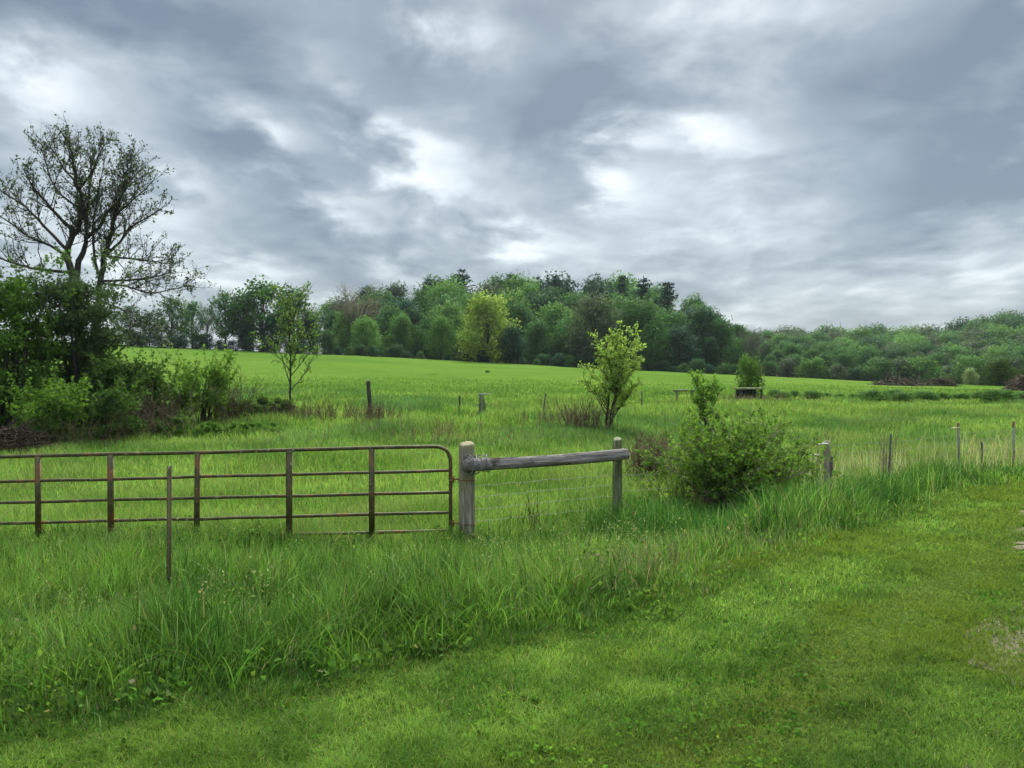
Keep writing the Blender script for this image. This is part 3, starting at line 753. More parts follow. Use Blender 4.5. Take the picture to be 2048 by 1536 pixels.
def rail():
    a = P(930, 930, 10.86); b = P(1252, 908, 12.24)
    L_ = np.linalg.norm(b-a)
    rng = R(9); ns, nz = 22, 40; ang = np.arange(ns)*2*PI/ns
    pf = np.minimum(1/np.maximum(np.abs(np.cos(ang+.2)), np.abs(np.sin(ang+.2))), 1.22)*.88+rng.normal(size=ns)*.045; pf[[3, 8, 13, 18]] -= .17
    V = []
    for i in range(nz):
        t = i/(nz-1)
        r = .104*(1.0+.10*(1-t)**2-.06*np.sin(t*5))*pf*(1+rng.normal(size=ns)*.014)
        if i in (0, nz-1): r = r*.9
        V.append(np.stack([np.full(ns, t*L_), r*np.cos(ang), r*np.sin(ang)*.88-.015*np.sin(t*PI)*1.4], -1))
    V = np.concatenate(V); V = np.concatenate([V, [[-.005, 0, 0], [L_+.004, 0, 0]]])
    i = np.arange(nz-1)[:, None]*ns; j = np.arange(ns)[None]; k = (j+1) % ns
    f4 = np.stack([i+j, i+k, i+ns+k, i+ns+j], -1).reshape(-1, 4)
    f3 = [[nz*ns, (q+1) % ns, q] for q in range(ns)]+[[nz*ns+1, (nz-1)*ns+q, (nz-1)*ns+(q+1) % ns] for q in range(ns)]
    m = MB(); m.add(V, f4, f3)
    o = m.build('wooden_rail', M['rail_wood'], None, tuple(a))
    o.rotation_euler = Vector(b-a).to_track_quat('X', 'Z').to_euler()
    tag(o, 'grey weathered log rail running from the thick gate post to the mossy post', 'rail')
    # woven wire below the rail and on to the right hand stakes
    rn = R(71)
    def wires(pa, pb, hs, nv, label, drop=0.0):
        m = MB()
        for hz in hs:
            tt = np.linspace(0, 1, 13)[:, None]
            q = pa*(1-tt)+pb*tt; q[:, 2] = H(q[:, 0], q[:, 1])+hz+rn.normal(size=13)*.008
            m.tube(q, .0028, 4, False)
        for i in range(nv):
            f = (i+.5)/nv; q = pa*(1-f)+pb*f; z = float(H(q[0], q[1]))
            m.tube([(q[0], q[1], z+hs[0]), (q[0]+rn.normal()*.01, q[1], z+hs[-1])], .0022, 4, False)
        tag(m.build('wire_fence', M['galv']), label, 'fence')
    wires(G(945, 11.1), G(1235, 12.3), (.12, .3, .48, .66, .82), 15, 'faint woven wire stretched under the grey log rail')
    wires(G(1243, 12.45), G(1654, 14.5), (.3, .55, .8), 0, 'thin wires running behind the bramble bush to the grey fence post')
    wires(G(1660, 14.7), G(1920, 18.0), (.3, .55, .8, .98), 0, 'thin wires between the grey fence post and the yellow insulator stake')
    wires(G(1922, 18.05), G(2075, 18.6), (.3, .55, .8, .98), 0, 'thin wires at the right edge past the rust tipped stake')
    # wire lashing round the left end of the rail
    x = (b-a)/L_; z = np.array([0, 0, 1.])-x*x[2]; z /= np.linalg.norm(z); y = np.cross(z, x)
    m = MB(); tt = np.linspace(0, 9, 220)
    off = .02+.36*(tt/9)**1.3+.03*np.sin(tt*5)+.02*np.sin(tt*14)
    rr = .118+.016*np.sin(tt*3.3)+.011*np.sin(tt*11+1)+.008*np.sin(tt*23)
    pts = a+x*off[:, None]+y*(rr*np.cos(tt*2*PI))[:, None]+z*(rr*np.sin(tt*2*PI)-.008)[:, None]
    m.tube(pts, .0065, 5)
    for i in range(4, 216, 7):       # barbs
        d = rng.normal(size=3); d /= np.linalg.norm(d)
        m.tube([pts[i]-d*.022, pts[i]+d*.022], .003, 4)
    w = m.build('barbed_wire', M['galv'])
    tag(w, 'coil of old grey barbed wire lashed round the left end of the rail', 'wire')
    # wire bands round the gate post
    for k, v in enumerate((959, 1047)):
        c = P(934, v, 11.05); an = np.linspace(0, 2*PI, 41)
        m = MB(); rb = .122*(1+.09*np.abs(np.sin(2*(an-.3))))
        m.tube(np.stack([c[0]+rb*np.cos(an), c[1]+rb*np.sin(an), c[2]+.006*np.sin(an*3)], -1), .005, 5)
        tag(m.build('wire_band', M['rusty_steel']), ('upper', 'lower')[k]+' rusty wire band tied round the thick gate post', 'wire')
rail()

def t_post(u, vtop, y, mat, label, lean=0.0, w=.035, group=None, clips=(), headmat=None):
    g = G(u, y); h = P(u, vtop, y)[2]-g[2]
    t = thing('fence_stake', g, label, 'fence post', group)
    m = MB(); hh = h+.3
    rot = Matrix.Rotation(lean, 3, 'Y')
    Rm = np.array(rot)
    def q(c): return Rm @ np.array(c)
    m.box(q((0, 0, h/2-.15)), (w, .005, hh), Rm); m.box(q((0, -.0175, h/2-.15)), (.005, .03, hh), Rm)
    for i in range(int(h/.055)): m.box(q((0, -.036, .05+i*.055)), (.014, .006, .018), Rm)
    m.build('shaft', M[mat], t)
    if headmat:
        m = MB(); m.box(q((0, -.002, h-.07)), (w+.008, .016, .15), Rm); m.build('painted_tip', M[headmat], t)
    for (dv, ln, cm) in clips:
        m = MB(); z = h-dv
        m.box(q((-.01, -.045, z)), (.04, .025, .03), Rm)
        m.tube([q((0, -.05, z)), q((-ln*.5, -.06, z+.004)), q((-ln, -.05, z-.004))], [.012, .016, .010], 8)
        m.build('insulator', M[cm], t, smooth=True)
    return t
t_post(334, 932, 7.7, 'tpost_steel', 'tall thin rusty green steel fence stake standing alone in front of the gate', .012, .047)
def wood_stake():
    g = G(1654, 14.6); h = P(1654, 882, 14.6)[2]-g[2]
    t = thing('fence_post', g, 'grey wooden fence post with a pale insulator just right of the bramble bush', 'fence post')
    m = MB(); zz = np.linspace(-.25, h, 8)
    m.tube(np.stack([.02*np.sin(zz*3), zz*0, zz], -1), np.array([.075, .072, .07, .068, .066, .064, .062, .055]), 9); m.build('shaft', M['post_wood'], t)
    m = MB(); m.box((.075, -.03, h*.36), (.045, .05, h*.75)); m.build('dark_strip', M['dark_board'], t)  # separate dark strip along the right edge of the lower post
    m = MB(); m.box((-.03, -.08, h-.05), (.05, .04, .04)); m.tube([(-.02, -.1, h-.05), (-.11, -.11, h-.045), (-.2, -.1, h-.055)], [.014, .02, .012], 8); m.build('insulator', M['plastic_white'], t)
wood_stake()
t_post(1634, 900, 14.9, 'tpost_steel', 'short thin stake with one pale insulator close beside the bramble bush', .03, .03, None, [(.09, .16, 'plastic_white')])
t_post(1920, 846, 18, 'galv', 'grey fence stake with a yellow insulator near its rusty tip by the right fence', -.03, .05, None,
       [(.11, .2, 'plastic_yellow')], 'rusty_steel')
t_post(2029, 843, 18.4, 'galv', 'grey fence stake with a rust red tip at the right edge of the photo', -.01, .05, None, [], 'rusty_steel')

# far fence across the middle of the pasture
wood_post('wooden_post', G(742, 31), P(742, 761, 31)[2]-G(742, 31)[2], .085, 'dark_board', 'tall dark wooden fence post in the middle of the pasture beside brown brambles', .2, (-.12, 0), 15)
def far_stake(u, vtop, y, r, mat, label, lean, seed):
    return wood_post('fence_stake', G(u, y), P(u, vtop, y)[2]-G(u, y)[2], r, mat, label, .1, (lean, 0), seed, cat='fence post')
far_stake(918, 791, 33, .035, 'dark_board', 'thin dark stake left of the stumpy post with a board across its top', .03, 31)
far_stake(1086, 786, 33, .03, 'bark_grey', 'thin grey leaning stake left of the bright green sapling', .12, 32)
far_stake(1283, 783, 36, .03, 'bark_grey', 'thin grey stake between the bright green sapling and the wooden brace', .03, 33)
far_stake(1560, 783, 44, .045, 'dark_board', 'small dark stake right of the raised board platform', .02, 34)
far_stake(1634, 800, 42, .07, 'dark_board', 'short thick dark post in the weeds right of the raised board platform', .05, 35)
far_stake(1778, 868, 16.2, .022, 'bark_grey', 'thin grey stake among the tall pale stalks midway along the right fence', .06, 36)
far_stake(1968, 884, 18.2, .022, 'bark_grey', 'short thin grey stake between the two rust tipped stakes', -.05, 37)
def stump_post():
    g = G(963, 32); h = P(963, 789, 32)[2]-g[2]
    t = thing('brace_post', g, 'stumpy dark post with a narrow board lying across its top in the pasture', 'fence post')
    m = MB(); rng = R(2)
    zz = np.linspace(-.2, h, 9); m.tube(np.stack([.03*np.sin(zz*4), zz*0, zz], -1), [.2, .18, .16, .15, .15, .17, .13, .11, .1], 10)
    m.build('post', M['mossy_wood'], t)
    m = MB(); m.box((.12, 0, h+.02), (.5, .12, .045)); m.build('board', M['board'], t)
stump_post()
def h_brace():
    y = 40; g = G(1368, y); zt = P(1368, 780, y)[2]
    t = thing('fence_brace', g, 'mossy wooden H brace of two posts and a cross bar in the far fence', 'fence brace')
    k = y/F; h = zt-g[2]
    for dx in (-15*k, 15*k):
        m = MB(); m.tube([(dx, 0, -.2), (dx+.02, 0, h*.5), (dx, 0, h)], .065, 9); m.build('post', M['mossy_wood'], t)
    m = MB(); m.tube([(-22*k, -.09, h-.03), (0, -.09, h-.02), (22*k, -.09, h-.03)], .055, 9); m.build('cross_bar', M['mossy_wood'], t)
h_brace()
def blind():
    y = 42; g = G(1498, y); k = y/F; zt = P(1498, 777, y)[2]; h = zt-g[2]; w = 24*k
    t = thing('raised_blind', g, 'small mossy board platform on dark legs under the round green bush', 'platform')
    for sx in (-1, 1):
        for sy in (-1, 1):
            m = MB(); m.tube([(sx*w*.82, sy*.5, -.2), (sx*w*.8, sy*.5, h-.06)], .06, 8); m.build('leg', M['dark_board'], t)
    m = MB()
    for i in range(6): m.box((0, -.62+i*.25, h), (w*2, .225, .07)); 
    m.build('platform_boards', M['mossy_wood'], t)
    m = MB()
    for i in range(7): m.box((-w*.7+i*w*.233, .42, h*.5), (w*.2, .03, h*.75))
    m.build('back_panel', M['dark_board'], t)
    m = MB(); m.tube([(w*.85, -.55, h*.2), (w*.86, -.55, h+.55)], .02, 6); m.build('pole', M['mossy_wood'], t)
blind()

# ------------------------------------------------------------ dead weeds and brush piles
def weeds(name, loc, n, h, spread, label, cat, seed, tint=(1, 1, 1), branch=2, lean=.35, r=.006, group=None):
    rng = R(seed); m = MB()
    for i in range(n):
        b = np.array([rng.normal()*spread, rng.normal()*spread*.7, -.05])
        d = np.array([rng.normal()*lean, rng.normal()*lean, 1])
        hh = h*rng.uniform(.5, 1.1)
        p = walk(b, d, hh, 6, rng, .07)
        tn = np.array(tint)*rng.uniform(.6, 1.3)
        m.tube(p, np.linspace(r, r*.5, 7), 4, False, tn)
        for q in range(branch):
            j = rng.integers(2, 6); dd = side_dir((p[j]-p[j-1])/np.linalg.norm(p[j]-p[j-1]), rng, .6)
            m.tube(walk(p[j], dd, hh*rng.uniform(.15, .35), 3, rng, .1), np.linspace(r*.6, r*.4, 4), 3, False, tn)
    return tag(m.build(name, M['stem'], None, tuple(loc)), label, cat, group)
def brush_pile(loc, rx, ry, h, n, label, seed, tint=(1, 1, 1), r=.02):
    rng = R(seed); m = MB()
    for i in range(n):
        a = rng.uniform(0, 2*PI); q = rng.random()**.6
        x, y = math.cos(a)*rx*q, math.sin(a)*ry*q
        z = h*(1-q**2)*rng.random()**.6
        d = np.array([rng.normal(), rng.normal()*.8, rng.normal()*.35])
        p = walk((x, y, z), d, rng.uniform(.3, .9)*rx*.6, 4, rng, .15, -.04)
        p[:, 2] = np.maximum(p[:, 2], .0)
        m.tube(p, np.linspace(r*rng.uniform(.4, 1.2), r*.3, 5), 5, False, np.array(tint)*rng.uniform(.5, 1.3))
    return tag(m.build('brush_pile', M['stem'], None, tuple(loc)), label, 'brush pile')
def upon(u, y, dz=0): g = G(u, y); g[2] += dz; return g
weeds('dead_weeds', upon(1306, 17), 240, 1.1, .24, 'dense grey brown clump of dead stalks left of the bramble bush', 'dead weeds', 41, (.95, .85, .78), 3, .25, .010)
weeds('dead_weeds', upon(1775, 17), 16, 1.35, .12, 'tall sparse pale dead stalks midway along the right fence', 'dead weeds', 42, (1.5, 1.5, 1.4), 1, .10, .009)
weeds('dead_weeds', upon(1640, 15.8), 16, 1.5, .25, 'thin brown dead stalks rising around the stakes beside the bush', 'dead weeds', 43, (.9, .8, .6), 2, .2, .006)
weeds('dead_weeds', upon(450, 29), 80, 2.0, .55, 'tall grey brown dead stems beside the leafy left hedge shrub', 'dead weeds', 44, (.6, .52, .48), 3, .22, .012)
weeds('dead_weeds', upon(640, 30), 110, 1.0, 1.1, 'brown tangle of bramble stems under the slim tree', 'dead weeds', 45, (.62, .58, .42), 3, .5, .012)
weeds('dead_weeds', upon(560, 31), 80, .9, .8, 'dark low bramble tangle left of the slim tree', 'dead weeds', 46, (.4, .36, .3), 3, .5, .012)
weeds('dead_weeds', upon(755, 29), 90, 1.0, .4, 'small brown bramble clump at the foot of the tall dark post', 'dead weeds', 47, (.66, .6, .52), 3, .4, .011)
weeds('dead_weeds', upon(1170, 27), 110, 1.2, .5, 'brown dead stems at the foot of the bright green sapling', 'dead weeds', 48, (.7, .66, .58), 2, .3, .012)
weeds('dead_weeds', upon(1105, 29), 70, .8, .6, 'sparse pale dead stalks left of the bright green sapling', 'dead weeds', 49, (1.1, 1.0, .8), 2, .3, .010)
weeds('dead_weeds', upon(1500, 40.5), 150, .5, 1.3, 'pale buff dead weeds in front of the raised board platform', 'dead weeds', 50, (1.1, .95, .8), 2, .4, .016)
weeds('dead_weeds', upon(1070, 11.4), 9, .75, .1, 'single dark weed clump under the middle of the grey rail', 'dead weeds', 51, (.5, .55, .3), 3, .12, .006)
weeds('dead_weeds', upon(300, 25.5), 110, 1.7, .8, 'grey bare stems in front of the dark rounded bush', 'dead weeds', 52, (.55, .5, .46), 3, .3, .010)
weeds('dead_weeds', upon(150, 22.8), 40, 1.2, .6, 'thin brown bare stems beside the dark brush heap', 'dead weeds', 53, (.5, .42, .36), 3, .35, .009)
weeds('dead_weeds', upon(880, 24), 120, .75, 1.6, 'scattered buff stalks in the rough grass beyond the thick gate post', 'dead weeds', 54, (1.0, .9, .68), 2, .3, .008)
brush_pile(upon(25, 22), 1.2, .9, .75, 1000, 'dark brown heap of brush at the left edge behind the gate', 61, (.26, .23, .2), .02)
brush_pile(upon(1795, 72), 2.2, 1.2, .6, 600, 'low grey brown brush pile at the far field edge near the pale bush', 62, (.42, .43, .36), .05)
brush_pile(upon(1880, 74), 1.6, .9, .8, 300, 'small dark brush pile between the long pile and the pale bush', 63, (.35, .36, .28), .05)
brush_pile(upon(2055, 62), 1.7, 1.2, 1.25, 800, 'tall grey brown brush pile at the right edge of the pasture', 64, (.5, .47, .42), .045)
brush_pile(upon(1290, 7.0), .55, .4, .20, 220, 'flattened straw coloured dead stems on the bank below the mossy post', 65, (.9, .8, .65), .005)
brush_pile(upon(1420, 7.9), .5, .35, .24, 200, 'small brown twig heap on the bank below the bramble bush', 66, (.7, .55, .45), .006)
brush_pile(upon(1150, 6.4), .7, .45, .16, 230, 'thin scatter of dry straw on the bank below the grey rail', 67, (1.0, .9, .7), .004)

# ------------------------------------------------------------ the big half bare tree, left
def hero():
    D = 31.0
    base = G(168, D)
    rng = R(101)
    off = lambda: 0
    def path(uv, dy0, dy1):
        n = len(uv); uv = [(u, v if v > 420 else 420-(420-v)*.84) for u, v in uv]
        return [P(u, v, D+dy0+(dy1-dy0)*i/(n-1))-base for i, (u, v) in enumerate(uv)]
    gb = base-base
    limbs = [
        ([gb+np.array([0, 0, -.3])]+path([(168, 800), (166, 720), (160, 650), (150, 590), (144, 545), (133, 510), (144, 473), (164, 442), (166, 411), (154, 357), (146, 290), (134, 250)], 0, -.4), 0.230, 0.025, .55),
        ([gb+np.array([.2, .1, -.3])]+path([(178, 790), (186, 700), (191, 647), (200, 560), (208, 510), (222, 460), (236, 411), (246, 374), (253, 322), (262, 290)], .2, .8), 0.179, 0.020, .45),
        (path([(150, 560), (158, 520), (170, 500), (174, 473), (171, 439), (178, 391), (181, 322), (191, 268)], 0, 1.2), 0.128, 0.017, .3),
        (path([(174, 476), (202, 452), (212, 425), (239, 398), (262, 345), (285, 320)], .5, 1.6), 0.076, 0.016, .25),
        (path([(147, 462), (116, 432), (85, 391), (65, 364), (46, 322)], 0, -1.2), 0.076, 0.016, .25),
        (path([(134, 500), (85, 449), (51, 411), (10, 380), (-20, 355)], 0, .8), 0.073, 0.013, .25),
        (path([(134, 512), (100, 490), (68, 480), (20, 445), (-40, 400)], 0, -.8), 0.060, 0.013, .25),
        (path([(140, 545), (68, 538), (34, 528), (-20, 510), (-60, 470)], -.1, -1), 0.068, 0.013, .2),
        (path([(205, 512), (260, 517), (308, 524), (345, 518)], .3, -.6), 0.051, 0.010, .2),
        (path([(203, 562), (273, 560), (325, 551), (352, 538)], .3, 1.2), 0.055, 0.010, .2),
        (path([(201, 566), (256, 572), (301, 589), (360, 575), (388, 572)], .3, -1.2), 0.046, 0.008, .2),
        (path([(208, 513), (239, 486), (256, 456), (301, 432), (330, 408)], .3, 1.0), 0.064, 0.012, .25),
        (path([(200, 560), (188, 515), (184, 460), (191, 411), (198, 364), (212, 290)], .35, -1.0), 0.064, 0.012, .3),
        (path([(222, 460), (232, 430), (262, 400), (290, 372), (310, 345)], .5, -.4), 0.051, 0.012, .25),
        (path([(166, 420), (120, 385), (98, 340), (88, 290), (80, 270)], 0, .9), 0.051, 0.011, .25),
        (path([(158, 370), (186, 330), (200, 280), (215, 255)], 0, -.9), 0.046, 0.011, .25),
        (path([(154, 357), (125, 320), (112, 285), (108, 262)], -.2, .6), 0.043, 0.010, .25),
        (path([(196, 600), (250, 620), (290, 660), (310, 690)], .2, -.8), 0.043, 0.008, .3),
        (path([(150, 600), (110, 610), (70, 640), (40, 690)], 0, -1.0), 0.051, 0.008, .3),
    ]
    wd, lf = limb_tree(limbs, rng, (.9, 1.9), 6.4, 7, 5, .105, ((.03, .05, .018), (.09, .13, .045)), .024, .08, .5, .46)
    t = thing('large_tree', base, 'tall half bare tree with forked dark trunk and sparse new leaves on the left', 'tree')
    wd.build('trunk', M['bark'], t)
    lf.build('crown', M['leaf'], t)
hero()

# ------------------------------------------------------------ left hedge
DG, MG, LG = (.016, .036, .012), (.045, .09, .022), (.10, .19, .03)
def sh(u, y, rx, ry, h, lobes, per, leaf, ca, cb, label, seed, name='shrub', cat='shrub', rz=0, **kw):
    rng = R(seed); wd, lf = shrub_mb(rng, rx, ry, h, lobes, per, leaf, ca, cb, **kw)
    return put_shrub(name, G(u, y), label, cat, wd, lf)
sh(150, 27.5, 2.0, 1.4, 6.6, 84, 240, .12, (.045, .075, .035), (.10, .16, .06), 'dense dark grey green evergreen in front of the big forked tree', 201, 'dark_evergreen', 'tree', low=.06, lobe_r=(.2, .36), flat=.6, shoots=50, shootlen=1.0)
sh(20, 26, 1.9, 1.4, 6.3, 62, 230, .13, (.055, .115, .025), (.13, .24, .04), 'big leafy green bush filling the left edge of the photo', 202, low=.08, lobe_r=(.18, .36), shoots=50, shootlen=.9)
sh(-110, 26, 2.2, 1.5, 5.6, 40, 220, .16, (.03, .065, .018), (.08, .14, .03), 'tall bush mostly outside the left edge', 203)
sh(255, 27, 1.4, 1.3, 2.8, 46, 230, .12, (.035, .075, .02), (.09, .16, .035), 'dark rounded bush right of the dark evergreen', 204, low=.1, shoots=30, shootlen=.8, lobe_r=(.18, .34))
sh(95, 23.5, 1.3, .9, 2.0, 40, 130, .11, (.07, .14, .025), (.15, .27, .04), 'light green low bush in front of the dark evergreen', 205, shoots=34, shootlen=.6, lobe_r=(.16, .32))
sh(205, 24.5, 1.5, 1.0, 1.8, 42, 120, .10, (.035, .075, .02), (.09, .17, .035), 'dark green low bush above the middle of the gate left half', 206, shoots=36, shootlen=.6, lobe_r=(.16, .32))
sh(330, 28, 1.3, 1.0, 1.9, 34, 190, .11, (.045, .10, .022), (.12, .21, .04), 'mid green spreading bush left of the bright shoots', 207, shoots=34, shootlen=.8, lobe_r=(.18, .34))
sh(408, 28.5, 1.1, .8, 2.4, 24, 120, .12, (.09, .18, .03), (.18, .31, .05), 'bright green bush with upright leafy shoots in the left hedge', 208, shoots=40, shootlen=.9, low=.2, lobe_r=(.18, .34))
sh(470, 30, 1.3, .7, .9, 20, 150, .11, (.05, .10, .022), (.11, .19, .04), 'low green scrub left of the slim tree', 209)
sh(545, 31.5, 1.2, .7, .8, 18, 140, .11, (.045, .09, .022), (.10, .18, .04), 'low green scrub under the slim tree', 210)
sh(300, 25.5, 2.2, .9, .7, 34, 130, .09, (.05, .11, .02), (.11, .21, .035), 'low green undergrowth in front of the hedge bushes', 211)
sh(480, 26, 2.2, .9, .45, 30, 90, .09, (.07, .15, .025), (.15, .26, .045), 'low leafy undergrowth left of the tall dark post', 212)

# ------------------------------------------------------------ slim tree and saplings
def sapling(u, vtop, y, label, seed, limbs_n, spread, leaf, ta, tb, leaf_n, r0=.05, f_first=.25, name='sapling', lean=0., fan=.5, ns=3.0, tl=(.5, .9), dens=.9, stems=1, cat='young tree'):
    g = G(u, y); h = P(u, vtop, y)[2]-g[2]; rng = R(seed); limbs = []
    for s in range(stems):
        a0 = rng.uniform(0, 2*PI); sp = .0 if s == 0 else .28
        zz = np.linspace(-.15, h*(1-.12*s), 7)
        trunk = np.stack([lean*np.clip(zz/h, 0, 1)**1.3+rng.normal(size=7)*.03+sp*h*math.cos(a0)*np.clip(zz/h, 0, 1), rng.normal(size=7)*.03+sp*h*math.sin(a0)*np.clip(zz/h, 0, 1), zz], -1)
        limbs.append((trunk, r0*(1-.25*s), .012, .45))
        for i in range(limbs_n):
            f = f_first+(.92-f_first)*(i+rng.random()*.5)/limbs_n
            a = i*2.4+rng.uniform(-.4, .4); z0 = f*h
            p0 = np.array([np.interp(z0, zz, trunk[:, 0]), np.interp(z0, zz, trunk[:, 1]), z0])
            ln = spread*(1-.55*f)*rng.uniform(.75, 1.2)
            d = np.array([math.cos(a), math.sin(a), fan+.5*rng.random()])
            limbs.append((walk(p0, d, ln, 4, rng, .10, .10), r0*.4*(1-.5*f)+.006, .007, .2))
    wd, lf = limb_tree(limbs, rng, tl, ns, 4, leaf_n, leaf, (ta, tb), .012, .06, .2, dens)
    t = thing(name, g, label, cat)
    wd.build('trunk', M['bark'], t); lf.build('crown', M['leaf'], t)
sapling(583, 590, 32, 'slim young tree with airy green crown rising above the brambles in the pasture', 301, 18, 2.5, .105, (.10, .18, .045), (.19, .30, .07), 4, .05, .2, 'young_tree', -.05, .8, 4.2, (.5, 1.0), .85, 1, 'tree')
sapling(1216, 690, 27, 'bright yellow green sapling standing in the pasture above the grey rail', 302, 11, 1.75, .115, (.24, .36, .065), (.38, .50, .14), 6, .045, .10, 'sapling', .12, .9, 4.4, (.4, .8), .95, 3)
sapling(1416, 768, 22.5, 'small leafy green sapling left of the raised board platform', 303, 10, 1.0, .085, (.16, .29, .05), (.25, .40, .08), 9, .03, .2, 'sapling', .03, .9, 4.0, (.3, .5), .95, 2)

# ------------------------------------------------------------ bramble bush on the bank
def bramble():
    g = G(1486, 12.8); rng = R(401); wd, lf = MB(), MB()
    cen = []; dirs = []
    for i in range(300):
        a = rng.uniform(0, 2*PI); rr = rng.uniform(.15, 1.05)
        b = np.array([rng.normal()*.30, rng.normal()*.2, -.05])
        hh = rng.uniform(.8, 1.85)*(1.1-.25*abs(math.cos(a)))
        d = np.array([math.cos(a)*rr*.72, math.sin(a)*rr*.6, 1.3])
        p = walk(b, d, hh*1.25, 10, rng, .10, -.085)
        if i % 9 == 0:      # long upright shoots breaking the outline
            p = walk(b, (d[0]*.9-.12, d[1], 1.6), rng.uniform(1.2, 1.75)*(1 if d[0] < .1 else .8), 10, rng, .08, -.01)
        wd.tube(p, np.linspace(.009, .0035, 11), 5, False)
        for q in range(9):
            j = rng.integers(2, 10); t = p[j]-p[j-1]; t /= np.linalg.norm(t)
            b2 = walk(p[j], side_dir(t, rng, .8), rng.uniform(.12, .38), 4, rng, .2, .0)
            wd.tube(b2, np.linspace(.004, .002, 5), 3, False)
            k = 15; gg = rng.uniform(.15, 1, k)*3.99; jj = gg.astype(int)
            cen.append(b2[jj]+(b2[jj+1]-b2[jj])*(gg-jj)[:, None]+rng.normal(size=(k, 3))*.015)
    cen = np.concatenate(cen); cen = cen[(cen[:, 2] > .30+.16*rng.random(len(cen))-.25*cen[:, 0])]
    tn = np.array([.08, .165, .028])+(np.array([.22, .36, .058])-np.array([.08, .165, .028]))*np.clip(fbm(cen[:, 0]*1+cen[:, 1], cen[:, 2], .3, 3)*1.2-.15+rng.normal(size=len(cen))*.2, 0, 1)[:, None]
    lf.leaves(cen, rng.uniform(.04, .075, len(cen)), rng, tn, .35, .7)
    t = thing('bramble_bush', g, 'rounded dark bramble bush with brown stems on the bank right of the grey rail', 'bush')
    wd.build('stems', M['stem'], t); lf.build('foliage', M['leaf'], t)
    # arching side sprays to the left
    g2 = G(1345, 13.2); rng = R(402); wd, lf = MB(), MB(); cen = []
    for i in range(44):
        d = np.array([rng.normal()*.5, rng.normal()*.4, 1.0]); p = walk((rng.normal()*.15, rng.normal()*.1, 0), d, rng.uniform(.6, 1.5), 9, rng, .1, -.07)
        wd.tube(p, np.linspace(.008, .003, 10), 4, False)
        k = 60; gg = rng.uniform(.35, 1, k)*8.99; jj = gg.astype(int)
        cen.append(p[jj]+(p[jj+1]-p[jj])*(gg-jj)[:, None]+rng.normal(size=(k, 3))*.045)
    cen = np.concatenate(cen)
    tn = np.array([.09, .17, .025])+np.array([.09, .13, .025])*rng.random((len(cen), 1))
    lf.leaves(cen, rng.uniform(.03, .06, len(cen)), rng, tn, .3, .7)
    t = thing('bramble_bush', g2, 'smaller loose leafy spray between the mossy post and the bramble bush', 'bush')
    wd.build('stems', M['stem'], t); lf.build('foliage', M['leaf'], t)
bramble()
def leafy_weed(u, y, n, h, sp, leaf, ca, cb, label, seed):
    rng = R(seed); wd, lf = MB(), MB(); cen = []
    for i in range(n):
        p = walk((rng.normal()*sp, rng.normal()*sp*.6, -.03), (rng.normal()*.4, rng.normal()*.4, 1), h*rng.uniform(.6, 1.1), 5, rng, .12, -.05)
        wd.tube(p, np.linspace(.004, .002, 6), 4, False)
        k = 12; gg = rng.uniform(.35, 1, k)*4.99; jj = gg.astype(int)
        cen.append(p[jj]+(p[jj+1]-p[jj])*(gg-jj)[:, None]+rng.normal(size=(k, 3))*leaf*.5)
    cen = np.concatenate(cen)
    lf.leaves(cen, leaf*rng.uniform(.6, 1.3, len(cen)), rng, np.array(ca)+(np.array(cb)-np.array(ca))*rng.random((len(cen), 1)), .3, .75)
    t = thing('leafy_weed', G(u, y), label, 'plant'); wd.build('stems', M['bark'], t); lf.build('foliage', M['leaf'], t)
leafy_weed(1190, 9.6, 26, .42, .2, .06, (.09, .18, .035), (.17, .28, .07), 'pale green broadleaf weed below the grey rail near the mossy post', 501)
leafy_weed(1320, 5.0, 12, .16, .07, .032, (.10, .20, .03), (.17, .28, .05), 'small light green weed at the edge of the mown grass', 502)
leafy_weed(960, 9.4, 22, .3, .25, .05, (.05, .11, .02), (.09, .17, .03), 'leafy green weeds at the foot of the thick gate post', 503)
leafy_weed(1430, 10.6, 30, .45, .3, .05, (.035, .08, .02), (.07, .14, .03), 'dark leafy weeds under the bramble bush', 504)
leafy_weed(390, 3.9, 14, .15, .08, .035, (.06, .13, .02), (.12, .21, .03), 'small bright broadleaf weed at the foot of the left bank', 505)

